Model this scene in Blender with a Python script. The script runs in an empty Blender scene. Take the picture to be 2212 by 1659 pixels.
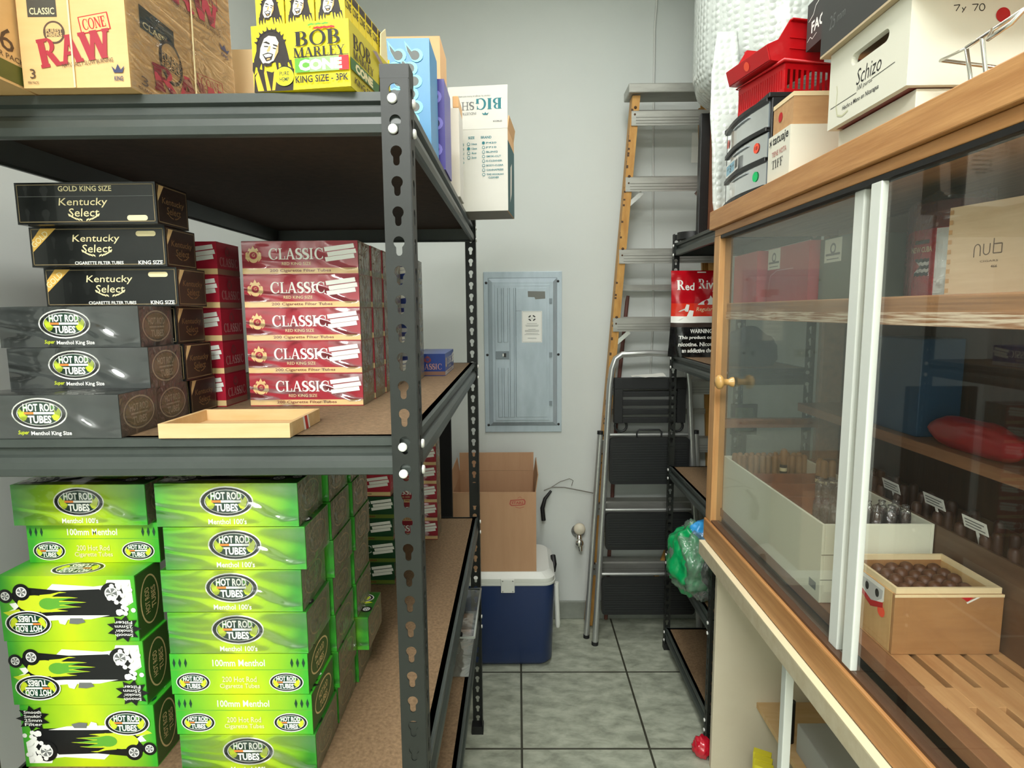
import bpy, bmesh, math, random
from mathutils import Vector, Matrix, noise

SC = bpy.context.scene
COL = SC.collection
random.seed(7)
PI = math.pi

# ---------------------------------------------------------------- camera, exposure, light
CAM_Z = 1.517
def cam_rot():
    ti, ya, ro = .1210, -.0104, -.0079
    ct, st, cy, sy, cr, sr = math.cos(ti), math.sin(ti), math.cos(ya), math.sin(ya), math.cos(ro), math.sin(ro)
    B = Matrix(((1, 0, 0), (0, 0, -1), (0, 1, 0)))
    Ry = Matrix(((cy, 0, -sy), (0, 1, 0), (sy, 0, cy)))
    Rx = Matrix(((1, 0, 0), (0, ct, -st), (0, st, ct)))
    Rz = Matrix(((cr, -sr, 0), (sr, cr, 0), (0, 0, 1)))
    M = Rz @ Rx @ Ry @ B
    return Matrix((M[0], -M[1], -M[2])).transposed()
cd = bpy.data.cameras.new('camera')
cd.sensor_fit = 'HORIZONTAL'; cd.sensor_width = 36.0
cd.lens = 1287.6 / 2212 * 36.0
cd.clip_start = .02
camo = bpy.data.objects.new('camera', cd)
camo.matrix_world = Matrix.Translation((0, 0, CAM_Z)) @ cam_rot().to_4x4()
COL.objects.link(camo)
SC.camera = camo
vs = SC.view_settings
vs.view_transform = 'Standard'; vs.look = 'None'; vs.gamma = 1.0; vs.use_curve_mapping = False
vs.exposure = 0.2
w = bpy.data.worlds.new('world'); SC.world = w; w.use_nodes = True
w.node_tree.nodes['Background'].inputs[0].default_value = (.8, .85, .8, 1)
w.node_tree.nodes['Background'].inputs[1].default_value = .3
LAMPS = [((-.32, -1.25), (1.1, 1.0), 104), ((.25, 1.4), (.3, 1.2), 15)]      # the ceiling fittings: place, size, watts
CEIL = 3.05
for (lx, ly), (sx, sy_), pw in LAMPS:
    ld = bpy.data.lights.new('ceiling_lamp', 'AREA'); ld.shape = 'RECTANGLE'
    ld.size = sx; ld.size_y = sy_; ld.energy = pw; ld.color = (1.0, 1.0, .985)
    lo = bpy.data.objects.new('ceiling_lamp', ld); lo.location = (lx, ly, CEIL - .045); COL.objects.link(lo)

# ---------------------------------------------------------------- materials
MATS = {}
def nd(nt, t, **k):
    n = nt.nodes.new(t)
    for a, v in k.items():
        if a.startswith('i_'): n.inputs[a[2:].replace('_', ' ')].default_value = v
        else: setattr(n, a, v)
    return n
def lin(c):
    return tuple((x / 12.92 if x <= .04045 else ((x + .055) / 1.055) ** 2.4) for x in c)
def rgb(r, g, b): return lin((r / 255, g / 255, b / 255))
def mat(name, col=(.5, .5, .5), rough=.5, metal=0, spec=.5, coat=0, noise_amt=0, scale=20, stretch=(1, 1, 1), col2=None, bump=0, bscale=60, emit=0, coord='Object'):
    if name in MATS: return MATS[name]
    m = bpy.data.materials.new(name); m.use_nodes = True; MATS[name] = m
    nt = m.node_tree; p = nt.nodes['Principled BSDF']
    p.inputs['Base Color'].default_value = (*col, 1); p.inputs['Roughness'].default_value = rough
    p.inputs['Metallic'].default_value = metal; p.inputs['Specular IOR Level'].default_value = spec
    p.inputs['Coat Weight'].default_value = coat
    if emit:
        p.inputs['Emission Color'].default_value = (*col, 1); p.inputs['Emission Strength'].default_value = emit
    if col2 or bump:
        tc = nd(nt, 'ShaderNodeTexCoord'); mp = nd(nt, 'ShaderNodeMapping')
        mp.inputs['Scale'].default_value = stretch
        nt.links.new(tc.outputs[coord], mp.inputs[0])
    if col2:
        nz = nd(nt, 'ShaderNodeTexNoise', i_Scale=scale, i_Detail=5.0, i_Roughness=.6)
        nt.links.new(mp.outputs[0], nz.inputs[0])
        rp = nd(nt, 'ShaderNodeValToRGB')
        rp.color_ramp.elements[0].position = .5 - noise_amt; rp.color_ramp.elements[1].position = .5 + noise_amt
        rp.color_ramp.elements[0].color = (*col, 1); rp.color_ramp.elements[1].color = (*col2, 1)
        nt.links.new(nz.outputs[0], rp.inputs[0]); nt.links.new(rp.outputs[0], p.inputs['Base Color'])
    if bump:
        nb = nd(nt, 'ShaderNodeTexNoise', i_Scale=bscale, i_Detail=3.0)
        nt.links.new(mp.outputs[0], nb.inputs[0])
        bp = nd(nt, 'ShaderNodeBump', i_Strength=bump, i_Distance=.01)
        nt.links.new(nb.outputs[0], bp.inputs['Height']); nt.links.new(bp.outputs[0], p.inputs['Normal'])
    return m
def film(name, col=(1, 1, 1), gl=.12, milky=.0, rough=.12, bump=.6, bscale=40, stretch=(1, 1, 1), tint=(1, 1, 1), fres=.8, dist=.01, detail=3.0):
    """clear foil: lets light straight through, shines on its creases"""
    if name in MATS: return MATS[name]
    m = bpy.data.materials.new(name); m.use_nodes = True; MATS[name] = m
    nt = m.node_tree; nt.nodes.clear()
    out = nd(nt, 'ShaderNodeOutputMaterial')
    tr = nd(nt, 'ShaderNodeBsdfTransparent'); tr.inputs[0].default_value = (*tint, 1)
    g = nd(nt, 'ShaderNodeBsdfGlossy', i_Roughness=rough); g.inputs[0].default_value = (1, 1, 1, 1)
    df = nd(nt, 'ShaderNodeBsdfDiffuse'); df.inputs[0].default_value = (*col, 1)
    lw = nd(nt, 'ShaderNodeFresnel', i_IOR=1.45)
    ma = nd(nt, 'ShaderNodeMath', operation='MULTIPLY_ADD'); ma.inputs[1].default_value = fres; ma.inputs[2].default_value = gl
    cl = nd(nt, 'ShaderNodeClamp')
    m1 = nd(nt, 'ShaderNodeMixShader'); m1.inputs[0].default_value = milky
    m2 = nd(nt, 'ShaderNodeMixShader')
    L = nt.links.new
    L(tr.outputs[0], m1.inputs[1]); L(df.outputs[0], m1.inputs[2])
    L(lw.outputs[0], ma.inputs[0]); L(ma.outputs[0], cl.inputs[0]); L(cl.outputs[0], m2.inputs[0])
    L(m1.outputs[0], m2.inputs[1]); L(g.outputs[0], m2.inputs[2]); L(m2.outputs[0], out.inputs[0])
    if bump:
        tc = nd(nt, 'ShaderNodeTexCoord'); mp = nd(nt, 'ShaderNodeMapping'); mp.inputs['Scale'].default_value = stretch
        nb = nd(nt, 'ShaderNodeTexNoise', i_Scale=bscale, i_Detail=detail, i_Distortion=1.2)
        bp = nd(nt, 'ShaderNodeBump', i_Strength=bump, i_Distance=dist)
        L(tc.outputs['Object'], mp.inputs[0]); L(mp.outputs[0], nb.inputs[0]); L(nb.outputs[0], bp.inputs['Height'])
        L(bp.outputs[0], g.inputs['Normal']); L(bp.outputs[0], lw.inputs['Normal'])
    return m
def gradient_mat(name, mid, end, axis=0, half=.105, rough=.35):
    """print that runs from one ink in the middle to another at both ends of the carton"""
    m = bpy.data.materials.new(name); m.use_nodes = True; MATS[name] = m
    nt = m.node_tree; p = nt.nodes['Principled BSDF']; L = nt.links.new
    tc = nd(nt, 'ShaderNodeTexCoord'); sp = nd(nt, 'ShaderNodeSeparateXYZ'); L(tc.outputs['Object'], sp.inputs[0])
    nz = nd(nt, 'ShaderNodeTexNoise', i_Scale=9.0, i_Detail=2.0); L(tc.outputs['Object'], nz.inputs[0])
    ab = nd(nt, 'ShaderNodeMath', operation='ABSOLUTE'); L(sp.outputs[axis], ab.inputs[0])
    dv = nd(nt, 'ShaderNodeMath', operation='MULTIPLY_ADD'); dv.inputs[1].default_value = 1 / half
    nm = nd(nt, 'ShaderNodeMath', operation='MULTIPLY_ADD'); nm.inputs[1].default_value = .5; nm.inputs[2].default_value = -.25
    L(nz.outputs[0], nm.inputs[0]); L(nm.outputs[0], dv.inputs[2]); L(ab.outputs[0], dv.inputs[0])
    rp = nd(nt, 'ShaderNodeValToRGB'); e = rp.color_ramp.elements
    e[0].position = .12; e[0].color = (*mid, 1); e[1].position = .95; e[1].color = (*end, 1)
    L(dv.outputs[0], rp.inputs[0]); L(rp.outputs[0], p.inputs['Base Color']); p.inputs['Roughness'].default_value = rough
    return m

# ---------------------------------------------------------------- mesh builder
class MB:
    def __init__(s): s.v = []; s.f = []; s.m = []; s.mats = []; s.sm = []
    def mi(s, m):
        if m not in s.mats: s.mats.append(m)
        return s.mats.index(m)
    def add(s, vs_, fs, m, smooth=False):
        b = len(s.v); s.v += [tuple(x) for x in vs_]; k = s.mi(m)
        for f in fs: s.f.append(tuple(b + i for i in f)); s.m.append(k); s.sm.append(smooth)
        return s
    def box(s, x0, x1, y0, y1, z0, z1, m, skip=''):
        v = [(x, y, z) for z in (z0, z1) for y in (y0, y1) for x in (x0, x1)]
        F = {'b': (0, 2, 3, 1), 't': (4, 5, 7, 6), 'f': (0, 1, 5, 4), 'k': (2, 6, 7, 3), 'l': (0, 4, 6, 2), 'r': (1, 3, 7, 5)}
        return s.add(v, [F[k] for k in F if k not in skip], m)
    def obox(s, c, ax, ay, az, m):
        """box about centre c with half axes"""
        c, ax, ay, az = Vector(c), Vector(ax), Vector(ay), Vector(az)
        v = [c + ax * i + ay * j + az * k for k in (-1, 1) for j in (-1, 1) for i in (-1, 1)]
        return s.add(v, [(0, 2, 3, 1), (4, 5, 7, 6), (0, 1, 5, 4), (2, 6, 7, 3), (0, 4, 6, 2), (1, 3, 7, 5)], m)
    def beam(s, a, b, w_, h_, m, up=(0, 0, 1)):
        a, b = Vector(a), Vector(b); d = (b - a); l = d.length; d.normalize()
        sx = d.cross(Vector(up)).normalized(); sz = sx.cross(d).normalized()
        return s.obox((a + b) / 2, d * l / 2, sx * w_ / 2, sz * h_ / 2, m)
    def prism(s, poly, h0, h1, m, axis='z', smooth=False):
        """extrude a 2-D outline; axis x: (y,z), y: (x,z), z: (x,y)"""
        n = len(poly)
        def p(q, h): return {'z': (q[0], q[1], h), 'x': (h, q[0], q[1]), 'y': (q[0], h, q[1])}[axis]
        v = [p(q, h0) for q in poly] + [p(q, h1) for q in poly]
        s.add(v, [(i, (i + 1) % n, n + (i + 1) % n, n + i) for i in range(n)], m, smooth)
        return s.add(v, [tuple(range(n))[::-1], tuple(range(n, 2 * n))], m)
    def tube(s, pts, r, m, n=10, closed=False, caps=True):
        P = [Vector(p) for p in pts]; R = r if isinstance(r, (list, tuple)) else [r] * len(P)
        rings = []; prev = None
        for i, p in enumerate(P):
            if closed: d = P[(i + 1) % len(P)] - P[i - 1]
            else: d = P[min(i + 1, len(P) - 1)] - P[max(i - 1, 0)]
            d.normalize()
            if prev is None:
                a = d.cross(Vector((0, 0, 1)))
                if a.length < .05: a = d.cross(Vector((0, 1, 0)))
            else: a = prev - d * prev.dot(d)
            a.normalize(); prev = a; b = d.cross(a)
            rings.append([p + (a * math.cos(2 * PI * k / n) + b * math.sin(2 * PI * k / n)) * R[i] for k in range(n)])
        v = [q for r_ in rings for q in r_]; f = []
        N = len(rings)
        for i in range(N if closed else N - 1):
            j = (i + 1) % N
            for k in range(n): f.append((i * n + k, i * n + (k + 1) % n, j * n + (k + 1) % n, j * n + k))
        s.add(v, f, m, True)
        if caps and not closed:
            s.add(rings[0], [tuple(range(n))[::-1]], m); s.add(rings[-1], [tuple(range(n))], m)
        return s
    def lathe(s, prof, m, c=(0, 0, 0), n=24, axis='z', smooth=True):
        rings = []
        for r, h in prof:
            for k in range(n):
                a = 2 * PI * k / n; x, y = r * math.cos(a), r * math.sin(a)
                q = {'z': (x, y, h), 'x': (h, x, y), 'y': (x, h, -y)}[axis]
                rings.append((c[0] + q[0], c[1] + q[1], c[2] + q[2]))
        f = []
        for i in range(len(prof) - 1):
            for k in range(n): f.append((i * n + k, i * n + (k + 1) % n, (i + 1) * n + (k + 1) % n, (i + 1) * n + k))
        return s.add(rings, f, m, smooth)
    def grid(s, fn, nu, nv, m, smooth=True):
        v = [fn(i / nu, j / nv) for j in range(nv + 1) for i in range(nu + 1)]
        f = [(j * (nu + 1) + i, j * (nu + 1) + i + 1, (j + 1) * (nu + 1) + i + 1, (j + 1) * (nu + 1) + i) for j in range(nv) for i in range(nu)]
        return s.add(v, f, m, smooth)
    def mesh(s, name):
        me = bpy.data.meshes.new(name); me.from_pydata(s.v, [], s.f)
        for m in s.mats: me.materials.append(m)
        me.polygons.foreach_set('material_index', s.m); me.polygons.foreach_set('use_smooth', s.sm)
        me.update(); return me
def link(name, me, parent=None, loc=None, rot=None):
    o = bpy.data.objects.new(name, me); COL.objects.link(o)
    if parent: o.parent = parent
    if loc: o.location = loc
    if rot: o.rotation_euler = rot
    return o
def build(mb, name, parent=None, loc=None, rot=None, bevel=0, label=None, seg=2):
    o = link(name, mb.mesh(name), parent, loc, rot)
    if bevel:
        b = o.modifiers.new('bevel', 'BEVEL'); b.width = bevel; b.segments = seg; b.limit_method = 'ANGLE'; b.angle_limit = .6
    if label: o['label'] = label
    return o
def tag(o, label, cat, group=None):
    o['label'] = label; o['category'] = cat
    if group: o['group'] = group
    return o
def thing(name, label, cat, loc=(0, 0, 0), rot=(0, 0, 0), group=None):
    o = bpy.data.objects.new(name, None); o.empty_display_size = .05; COL.objects.link(o); o.location = loc; o.rotation_euler = rot
    return tag(o, label, cat, group)
def struct(o): o['kind'] = 'structure'; return o
def copy_thing(src, loc, rot, label=None, group=None):
    c = src.copy(); COL.objects.link(c); c.location = loc; c.rotation_euler = rot
    if label: c['label'] = label
    if group: c['group'] = group
    for ch in list(src.children):
        d = ch.copy(); COL.objects.link(d); d.parent = c
        for g in list(ch.children):
            e = g.copy(); COL.objects.link(e); e.parent = d
    return c

# ---------------------------------------------------------------- printing on faces
TXT = {}
def text_geo(body, bold=0.0, shear=0.0):
    k = (body, bold, shear)
    if k not in TXT:
        cu = bpy.data.curves.new('t', 'FONT'); cu.body = body; cu.resolution_u = 2; cu.offset = bold; cu.shear = shear
        o = bpy.data.objects.new('t', cu); me = bpy.data.meshes.new_from_object(o)
        v = [(x.co.x, x.co.y) for x in me.vertices]; f = [tuple(p.vertices) for p in me.polygons]
        x0 = min(p[0] for p in v); x1 = max(p[0] for p in v); y0 = min(p[1] for p in v); y1 = max(p[1] for p in v)
        TXT[k] = ([((p[0] - x0) / (x1 - x0), (p[1] - y0) / (y1 - y0)) for p in v], f)
        bpy.data.objects.remove(o); bpy.data.curves.remove(cu); bpy.data.meshes.remove(me)
    return TXT[k]
def arc(cx, cy, rx, ry, a0, a1, n=14):
    return [(cx + rx * math.cos(math.radians(a0 + (a1 - a0) * i / n)), cy + ry * math.sin(math.radians(a0 + (a1 - a0) * i / n))) for i in range(n + 1)]
def ring(o, i):  # strip of quads between two equal-length outlines
    return [[o[k], o[k + 1], i[k + 1], i[k]] for k in range(len(o) - 1)]
def st(x0, y0, x1, y1, w_): return [(x0 - w_ / 2, y0), (x0 + w_ / 2, y0), (x1 + w_ / 2, y1), (x1 - w_ / 2, y1)]
def rc(x0, x1, y0, y1): return [(x0, y0), (x1, y0), (x1, y1), (x0, y1)]
def serif(ch, T=.17, t=.06):
    """one slab-serif capital, cap height 1 -> (advance, polygons)"""
    sf = lambda x, y, w_=.34: rc(x - w_ / 2, x + w_ / 2, y, y + t)
    if ch == 'I': return .46, [st(.2, 0, .2, 1, T), sf(.2, 0), sf(.2, 1 - t)]
    if ch == 'L': return .68, [st(.2, 0, .2, 1, T), sf(.2, 1 - t), rc(.04, .62, 0, t), rc(.56, .62, 0, .3)]
    if ch == 'A': return .84, [st(.1, 0, .4, 1, t * 1.3), st(.68, 0, .4, 1, T), rc(.2, .6, .3, .3 + t), sf(.1, 0, .26), sf(.68, 0, .3)]
    if ch == 'C': return .84, ring(arc(.44, .5, .42, .53, 42, 318, 22), arc(.48, .5, .28, .46, 42, 318, 22)) + [rc(.7, .76, .66, 1.0), rc(.7, .76, .05, .28)]
    if ch == 'O': return .94, ring(arc(.46, .5, .44, .53, 0, 360, 26), arc(.46, .5, .27, .46, 0, 360, 26))
    if ch == 'S':
        sp = arc(.3, .74, .2, .22, 40, 250, 10) + arc(.3, .26, .22, .22, 80, -140, 12)
        out = []
        for k in range(len(sp) - 1):
            u = k / (len(sp) - 2); wd = t * .6 + (T * .62 - t * .3) * math.sin(PI * u)
            (xa, ya), (xb, yb) = sp[k], sp[k + 1]; d = math.hypot(xb - xa, yb - ya) + 1e-6; nx, ny = -(yb - ya) / d * wd, (xb - xa) / d * wd
            ex, ey = (xb - xa) * .12, (yb - ya) * .12
            out.append([(xa + nx - ex, ya + ny - ey), (xa - nx - ex, ya - ny - ey), (xb - nx + ex, yb - ny + ey), (xb + nx + ex, yb + ny + ey)])
        return .6, out + [rc(.46, .51, .66, 1.0), rc(.06, .11, 0, .34)]
    if ch == 'R': return .84, [st(.2, 0, .2, 1, T), sf(.2, 0), rc(.04, .42, 1 - t, 1), rc(.2, .42, .46, .46 + t)] + ring(arc(.4, .73, .28, .27, -90, 90), arc(.38, .73, .13, .21, -90, 90)) + [st(.72, 0, .44, .48, T), sf(.74, 0, .26)]
    if ch == 'B': return .8, [st(.2, 0, .2, 1, T), rc(.04, .4, 1 - t, 1), rc(.04, .4, 0, t), rc(.2, .4, .5, .5 + t)] + ring(arc(.4, .76, .26, .24, -90, 90), arc(.38, .76, .11, .18, -90, 90)) + ring(arc(.4, .27, .33, .27, -90, 90), arc(.38, .27, .16, .2, -90, 90))
    if ch == 'M': return 1.08, [st(.14, 0, .16, 1, t * 1.4), st(.88, 0, .86, 1, T), st(.5, 0, .2, 1, T), st(.5, 0, .84, 1, t * 1.4), sf(.14, 0, .28), sf(.88, 0), sf(.14, 1 - t, .26), sf(.88, 1 - t, .26)]
    if ch == 'E': return .74, [st(.2, 0, .2, 1, T), rc(.04, .66, 1 - t, 1), rc(.04, .68, 0, t), rc(.2, .5, .5, .5 + t), rc(.6, .66, .74, 1), rc(.62, .68, 0, .28), rc(.46, .5, .4, .66)]
    if ch == 'F': return .68, [st(.2, 0, .2, 1, T), sf(.2, 0), rc(.04, .64, 1 - t, 1), rc(.2, .5, .48, .48 + t), rc(.58, .64, .72, 1), rc(.46, .5, .38, .64)]
    if ch == 'Y': return .8, [st(.4, 0, .4, .46, T), st(.4, .44, .12, 1, T), st(.4, .44, .68, 1, t * 1.4), sf(.4, 0), sf(.12, 1 - t, .28), sf(.68, 1 - t, .24)]
    if ch == 'T': return .74, [st(.36, 0, .36, 1, T), sf(.36, 0), rc(.02, .7, 1 - t, 1), rc(.02, .08, .7, 1), rc(.64, .7, .7, 1)]
    if ch == 'N': return .9, [st(.14, 0, .14, 1, t * 1.4), st(.74, 0, .74, 1, t * 1.4), st(.72, 0, .16, 1, T), sf(.14, 0, .28), sf(.74, 1 - t, .28), sf(.12, 1 - t, .24)]
    if ch == 'W': return 1.16, [st(.32, 0, .1, 1, T), st(.32, 0, .54, 1, t * 1.4), st(.8, 0, .56, 1, T), st(.8, 0, 1.02, 1, t * 1.4), sf(.1, 1 - t, .28), sf(.55, 1 - t, .28), sf(1.02, 1 - t, .26)]
    if ch == 'G': a, p = serif('C', T, t); return .9, p[:-1] + [st(.72, .02, .72, .42, T * .8), sf(.72, .4, .28)]
    if ch == 'H': return .92, [st(.2, 0, .2, 1, T), st(.72, 0, .72, 1, T), rc(.2, .72, .47, .47 + t), sf(.2, 0), sf(.2, 1 - t), sf(.72, 0), sf(.72, 1 - t)]
    return .35, []
class Face:
    """a printed face: origin at its lower left corner, u to the right, v up, in metres"""
    def __init__(s, mb, o, u, v, lift=.00025):
        s.mb = mb; s.o = Vector(o); s.u = Vector(u).normalized(); s.v = Vector(v).normalized(); s.n = s.u.cross(s.v); s.k = lift
        s.T = None
    def pt(s, p):
        if s.T: p = s.T(p)
        return s.o + s.u * p[0] + s.v * p[1] + s.n * s.k
    def up(s, d=.00004): s.k += d; return s
    def poly(s, pts, m): s.mb.add([s.pt(p) for p in pts], [tuple(range(len(pts)))], m); return s
    def polys(s, ps, m):
        s.up()
        for p in ps: s.poly(p, m); s.k += .000008
        return s
    def rect(s, x0, x1, y0, y1, m): s.up(); return s.poly(rc(x0, x1, y0, y1), m)
    def ell(s, cx, cy, rx, ry, m, n=28, lift=True):
        s.up(.00004 if lift else .000008)
        return s.poly(arc(cx, cy, rx, ry, 0, 360 * (n - 1) / n, n - 1), m)
    def text(s, body, cx, cy, w_, h_, m, bold=.012, shear=0, rot=0, flip=False):
        v, f = text_geo(body, bold, shear); s.up()
        c, sn = math.cos(rot), math.sin(rot)
        q = []
        for x, y in v:
            x, y = (x - .5) * w_, (y - .5) * h_
            if flip: x, y = -x, -y
            q.append(s.pt((cx + x * c - y * sn, cy + x * sn + y * c)))
        s.mb.add(q, f, m); return s
    def serif(s, body, cx, cy, w_, h_, m, T=.17, t=.06, rot=0, flip=False, slope=0):
        x = 0; ps = []
        for ch in body:
            a, pp = serif(ch, T, t)
            ps += [[(px + x, py) for px, py in p] for p in pp]; x += a
        c, sn = math.cos(rot), math.sin(rot); s.up()
        for p in ps:
            q = []
            for px, py in p:
                X, Y = (px / x - .5) * w_, (py - .5) * h_
                Y += slope * X
                if flip: X, Y = -X, -Y
                q.append((cx + X * c - Y * sn, cy + X * sn + Y * c))
            s.poly(q, m); s.k += .000006
        return s
    def line(s, pts, wd, m):
        s.up()
        for (xa, ya), (xb, yb) in zip(pts, pts[1:]):
            d = math.hypot(xb - xa, yb - ya) + 1e-9; nx, ny = -(yb - ya) / d * wd / 2, (xb - xa) / d * wd / 2
            s.poly([(xa + nx, ya + ny), (xa - nx, ya - ny), (xb - nx, yb - ny), (xb + nx, yb + ny)], m); s.k += .000006
        return s
def faces_of(mb, L, D, H):
    """the printable faces of a carton centred in x, from y=0 to D, z=0 to H"""
    return {'front': Face(mb, (-L / 2, 0, 0), (1, 0, 0), (0, 0, 1)), 'back': Face(mb, (L / 2, D, 0), (-1, 0, 0), (0, 0, 1)),
            'right': Face(mb, (L / 2, 0, 0), (0, 1, 0), (0, 0, 1)), 'left': Face(mb, (-L / 2, D, 0), (0, -1, 0), (0, 0, 1)),
            'top': Face(mb, (-L / 2, 0, H), (1, 0, 0), (0, 1, 0)), 'bottom': Face(mb, (-L / 2, D, 0), (1, 0, 0), (0, -1, 0))}
INK = dict(white=mat('ink_white', rgb(240, 240, 232), .4), black=mat('ink_black', rgb(16, 16, 17), .4), dkgreen=mat('ink_dark_green', rgb(15, 60, 40), .4),
           lime=mat('ink_lime', rgb(200, 215, 40), .4), leaf=mat('ink_leaf', rgb(95, 165, 50), .4), orange=mat('ink_orange', rgb(225, 130, 60), .4), yellow=mat('ink_yellow', rgb(250, 225, 20), .4),
           red=mat('ink_red', rgb(195, 20, 32), .4), gold=mat('ink_gold', rgb(226, 178, 84), .35, .1), tan=mat('ink_tan', rgb(226, 196, 140), .45), dkred=mat('ink_dark_red', rgb(120, 30, 30), .45),
           gray=mat('ink_gray', rgb(110, 112, 110), .5), brown=mat('ink_brown', rgb(55, 40, 30), .5), teal=mat('ink_teal', rgb(20, 120, 130), .5), rawred=mat('ink_raw_red', rgb(165, 40, 55), .5),
           cream=mat('ink_cream', rgb(236, 220, 170), .4), dot=mat('ink_dot_red', rgb(190, 20, 24), .5), coral=mat('ink_coral', rgb(250, 90, 60), .5), mint=mat('ink_green_dot', rgb(20, 200, 110), .5))
# ---------------------------------------------------------------- carton designs
def tube_logo(F, cx, cy, rx, ry, flip=False):
    """oval badge with flames either side and the two words over and under a cigarette"""
    s = -1 if flip else 1
    F.ell(cx, cy, rx, ry, INK['white']); F.ell(cx, cy, rx * .95, ry * .91, INK['black']); F.ell(cx, cy, rx * .82, ry * .78, INK['white']); F.ell(cx, cy, rx * .79, ry * .74, INK['dkgreen'])
    F.up()
    for d in (-1, 1):
        F.poly([(cx + d * rx * x, cy + s * ry * y) for x, y in ((.78, .1), (.70, .36), (.60, .1), (.56, .3), (.50, -.1), (.42, -.16), (.50, -.42), (.62, -.5), (.72, -.26))][::d * s], INK['lime'])
    F.up()
    for d in (-1, 1):
        F.poly([(cx + d * rx * x, cy + s * ry * y) for x, y in ((.44, .5), (.6, .42), (.54, .18), (.46, .3))][::d * s], INK['leaf'])
    F.text('HOT ROD', cx, cy + s * ry * .38, rx * 1.14, ry * .5, INK['white'], bold=.035, flip=flip)
    F.rect(cx - rx * .55, cx + rx * .55, cy + s * ry * .02 - ry * .07, cy + s * ry * .02 + ry * .07, INK['white'])
    a, b = sorted((cx - s * rx * .55, cx - s * rx * .2))
    F.rect(a, b, cy + s * ry * .02 - ry * .07, cy + s * ry * .02 + ry * .07, INK['orange'])
    F.text('TUBES', cx, cy - s * ry * .38, rx * .84, ry * .5, INK['white'], bold=.035, flip=flip)
def flame_car(F, L, D):
    """the black flamed roadster on the broad face, nose to the left, tyre smoke behind"""
    X = lambda x: x * L
    Y = lambda y: y * D
    P = lambda pts, m: (F.up(), F.poly([(X(x), Y(y)) for x, y in pts], m))
    P([(.03, .06), (.02, .4), (.1, .5), (.17, .6), (.26, .42), (.2, .06)], INK['white'])
    P([(.05, .10), (.04, .30), (.12, .42), (.22, .52), (.20, .62), (.5, .66), (.9, .64), (.97, .56), (.9, .5), (.93, .42), (.72, .35), (.6, .12), (.3, .16)], INK['white'])
    P([(.06, .56), (.12, .62), (.5, .645), (.88, .6), (.9, .53), (.86, .46), (.92, .3), (.86, .16), (.55, .22), (.26, .2), (.2, .3), (.1, .44)], INK['black'])
    P([(.2, .6), (.34, .66), (.74, .68), (.78, .62), (.6, .6)], INK['white'])
    tongue = lambda bx, by, tx, ty, w_: [(bx, by - w_), (bx + (tx - bx) * .4, by - w_ * 1.1 + (ty - by) * .15), (bx + (tx - bx) * .75, ty - w_ * .35), (tx, ty), (bx + (tx - bx) * .7, ty + w_ * .3), (bx + (tx - bx) * .35, by + w_ * .7 + (ty - by) * .3), (bx, by + w_)]
    P(arc(.74, .42, .13, .13, -110, 110, 12) + [(.62, .55), (.6, .31)], INK['lime'])
    for bx, by, tx, ty, w_ in ((.7, .32, .5, .25, .035), (.68, .36, .42, .33, .04), (.66, .42, .36, .40, .04), (.66, .47, .40, .47, .04), (.7, .52, .5, .53, .035)): P(tongue(bx, by, tx, ty, w_), INK['lime'])
    P(arc(.64, .42, .07, .09, -100, 100, 10) + [(.56, .48), (.56, .36)], INK['leaf'])
    for bx, by, tx, ty, w_ in ((.6, .36, .44, .335, .022), (.6, .42, .38, .405, .024), (.6, .47, .42, .47, .02)): P(tongue(bx, by, tx, ty, w_), INK['leaf'])
    P([(.88, .53), (.92, .66), (.7, .69), (.5, .655), (.66, .645), (.8, .62)], INK['white']); P([(.74, .66), (.88, .64), (.9, .6), (.8, .6)], INK['lime'])
    P([(.86, .5), (.98, .55), (.94, .6), (.84, .56)], INK['lime'])
    for cx, cy, r in ((.83, .24, .085), (.95, .3, .07), (.17, .26, .11)):
        F.ell(X(cx), Y(cy), r * L * .75, r * L * .75, INK['black']); F.ell(X(cx), Y(cy), r * L * .46, r * L * .46, INK['white'])
        F.ell(X(cx), Y(cy), r * L * .38, r * L * .38, INK['gray'])
        F.up()
        for k in range(5):
            a = k * 72
            F.poly([(X(cx) + r * L * .36 * math.cos(math.radians(a + q)), Y(cy) + r * L * .36 * math.sin(math.radians(a + q))) for q in (-12, 12)] + [(X(cx), Y(cy))], INK['white'])
    P([(.5, .64), (.58, .64), (.57, .72), (.53, .74)], INK['white'])
    P([(.4, .64), (.49, .64), (.5, .72), (.44, .73), (.38, .7)], INK['gray'])
    rnd = random.Random(3)
    for k in range(26):
        F.ell(X(.02 + .17 * rnd.random() ** 1.3), Y(.1 + .5 * rnd.random()), L * .018, L * .018, INK['white'], 9, False)
def carton(L, D, H, m):
    mb = MB(); mb.box(-L / 2, L / 2, 0, D, 0, H, m); return mb, faces_of(mb, L, D, H)
GREEN = gradient_mat('carton_green', rgb(194, 214, 18), rgb(58, 168, 42))
DULLEND = mat('carton_end_olive', rgb(62, 92, 40), .4)
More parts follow.
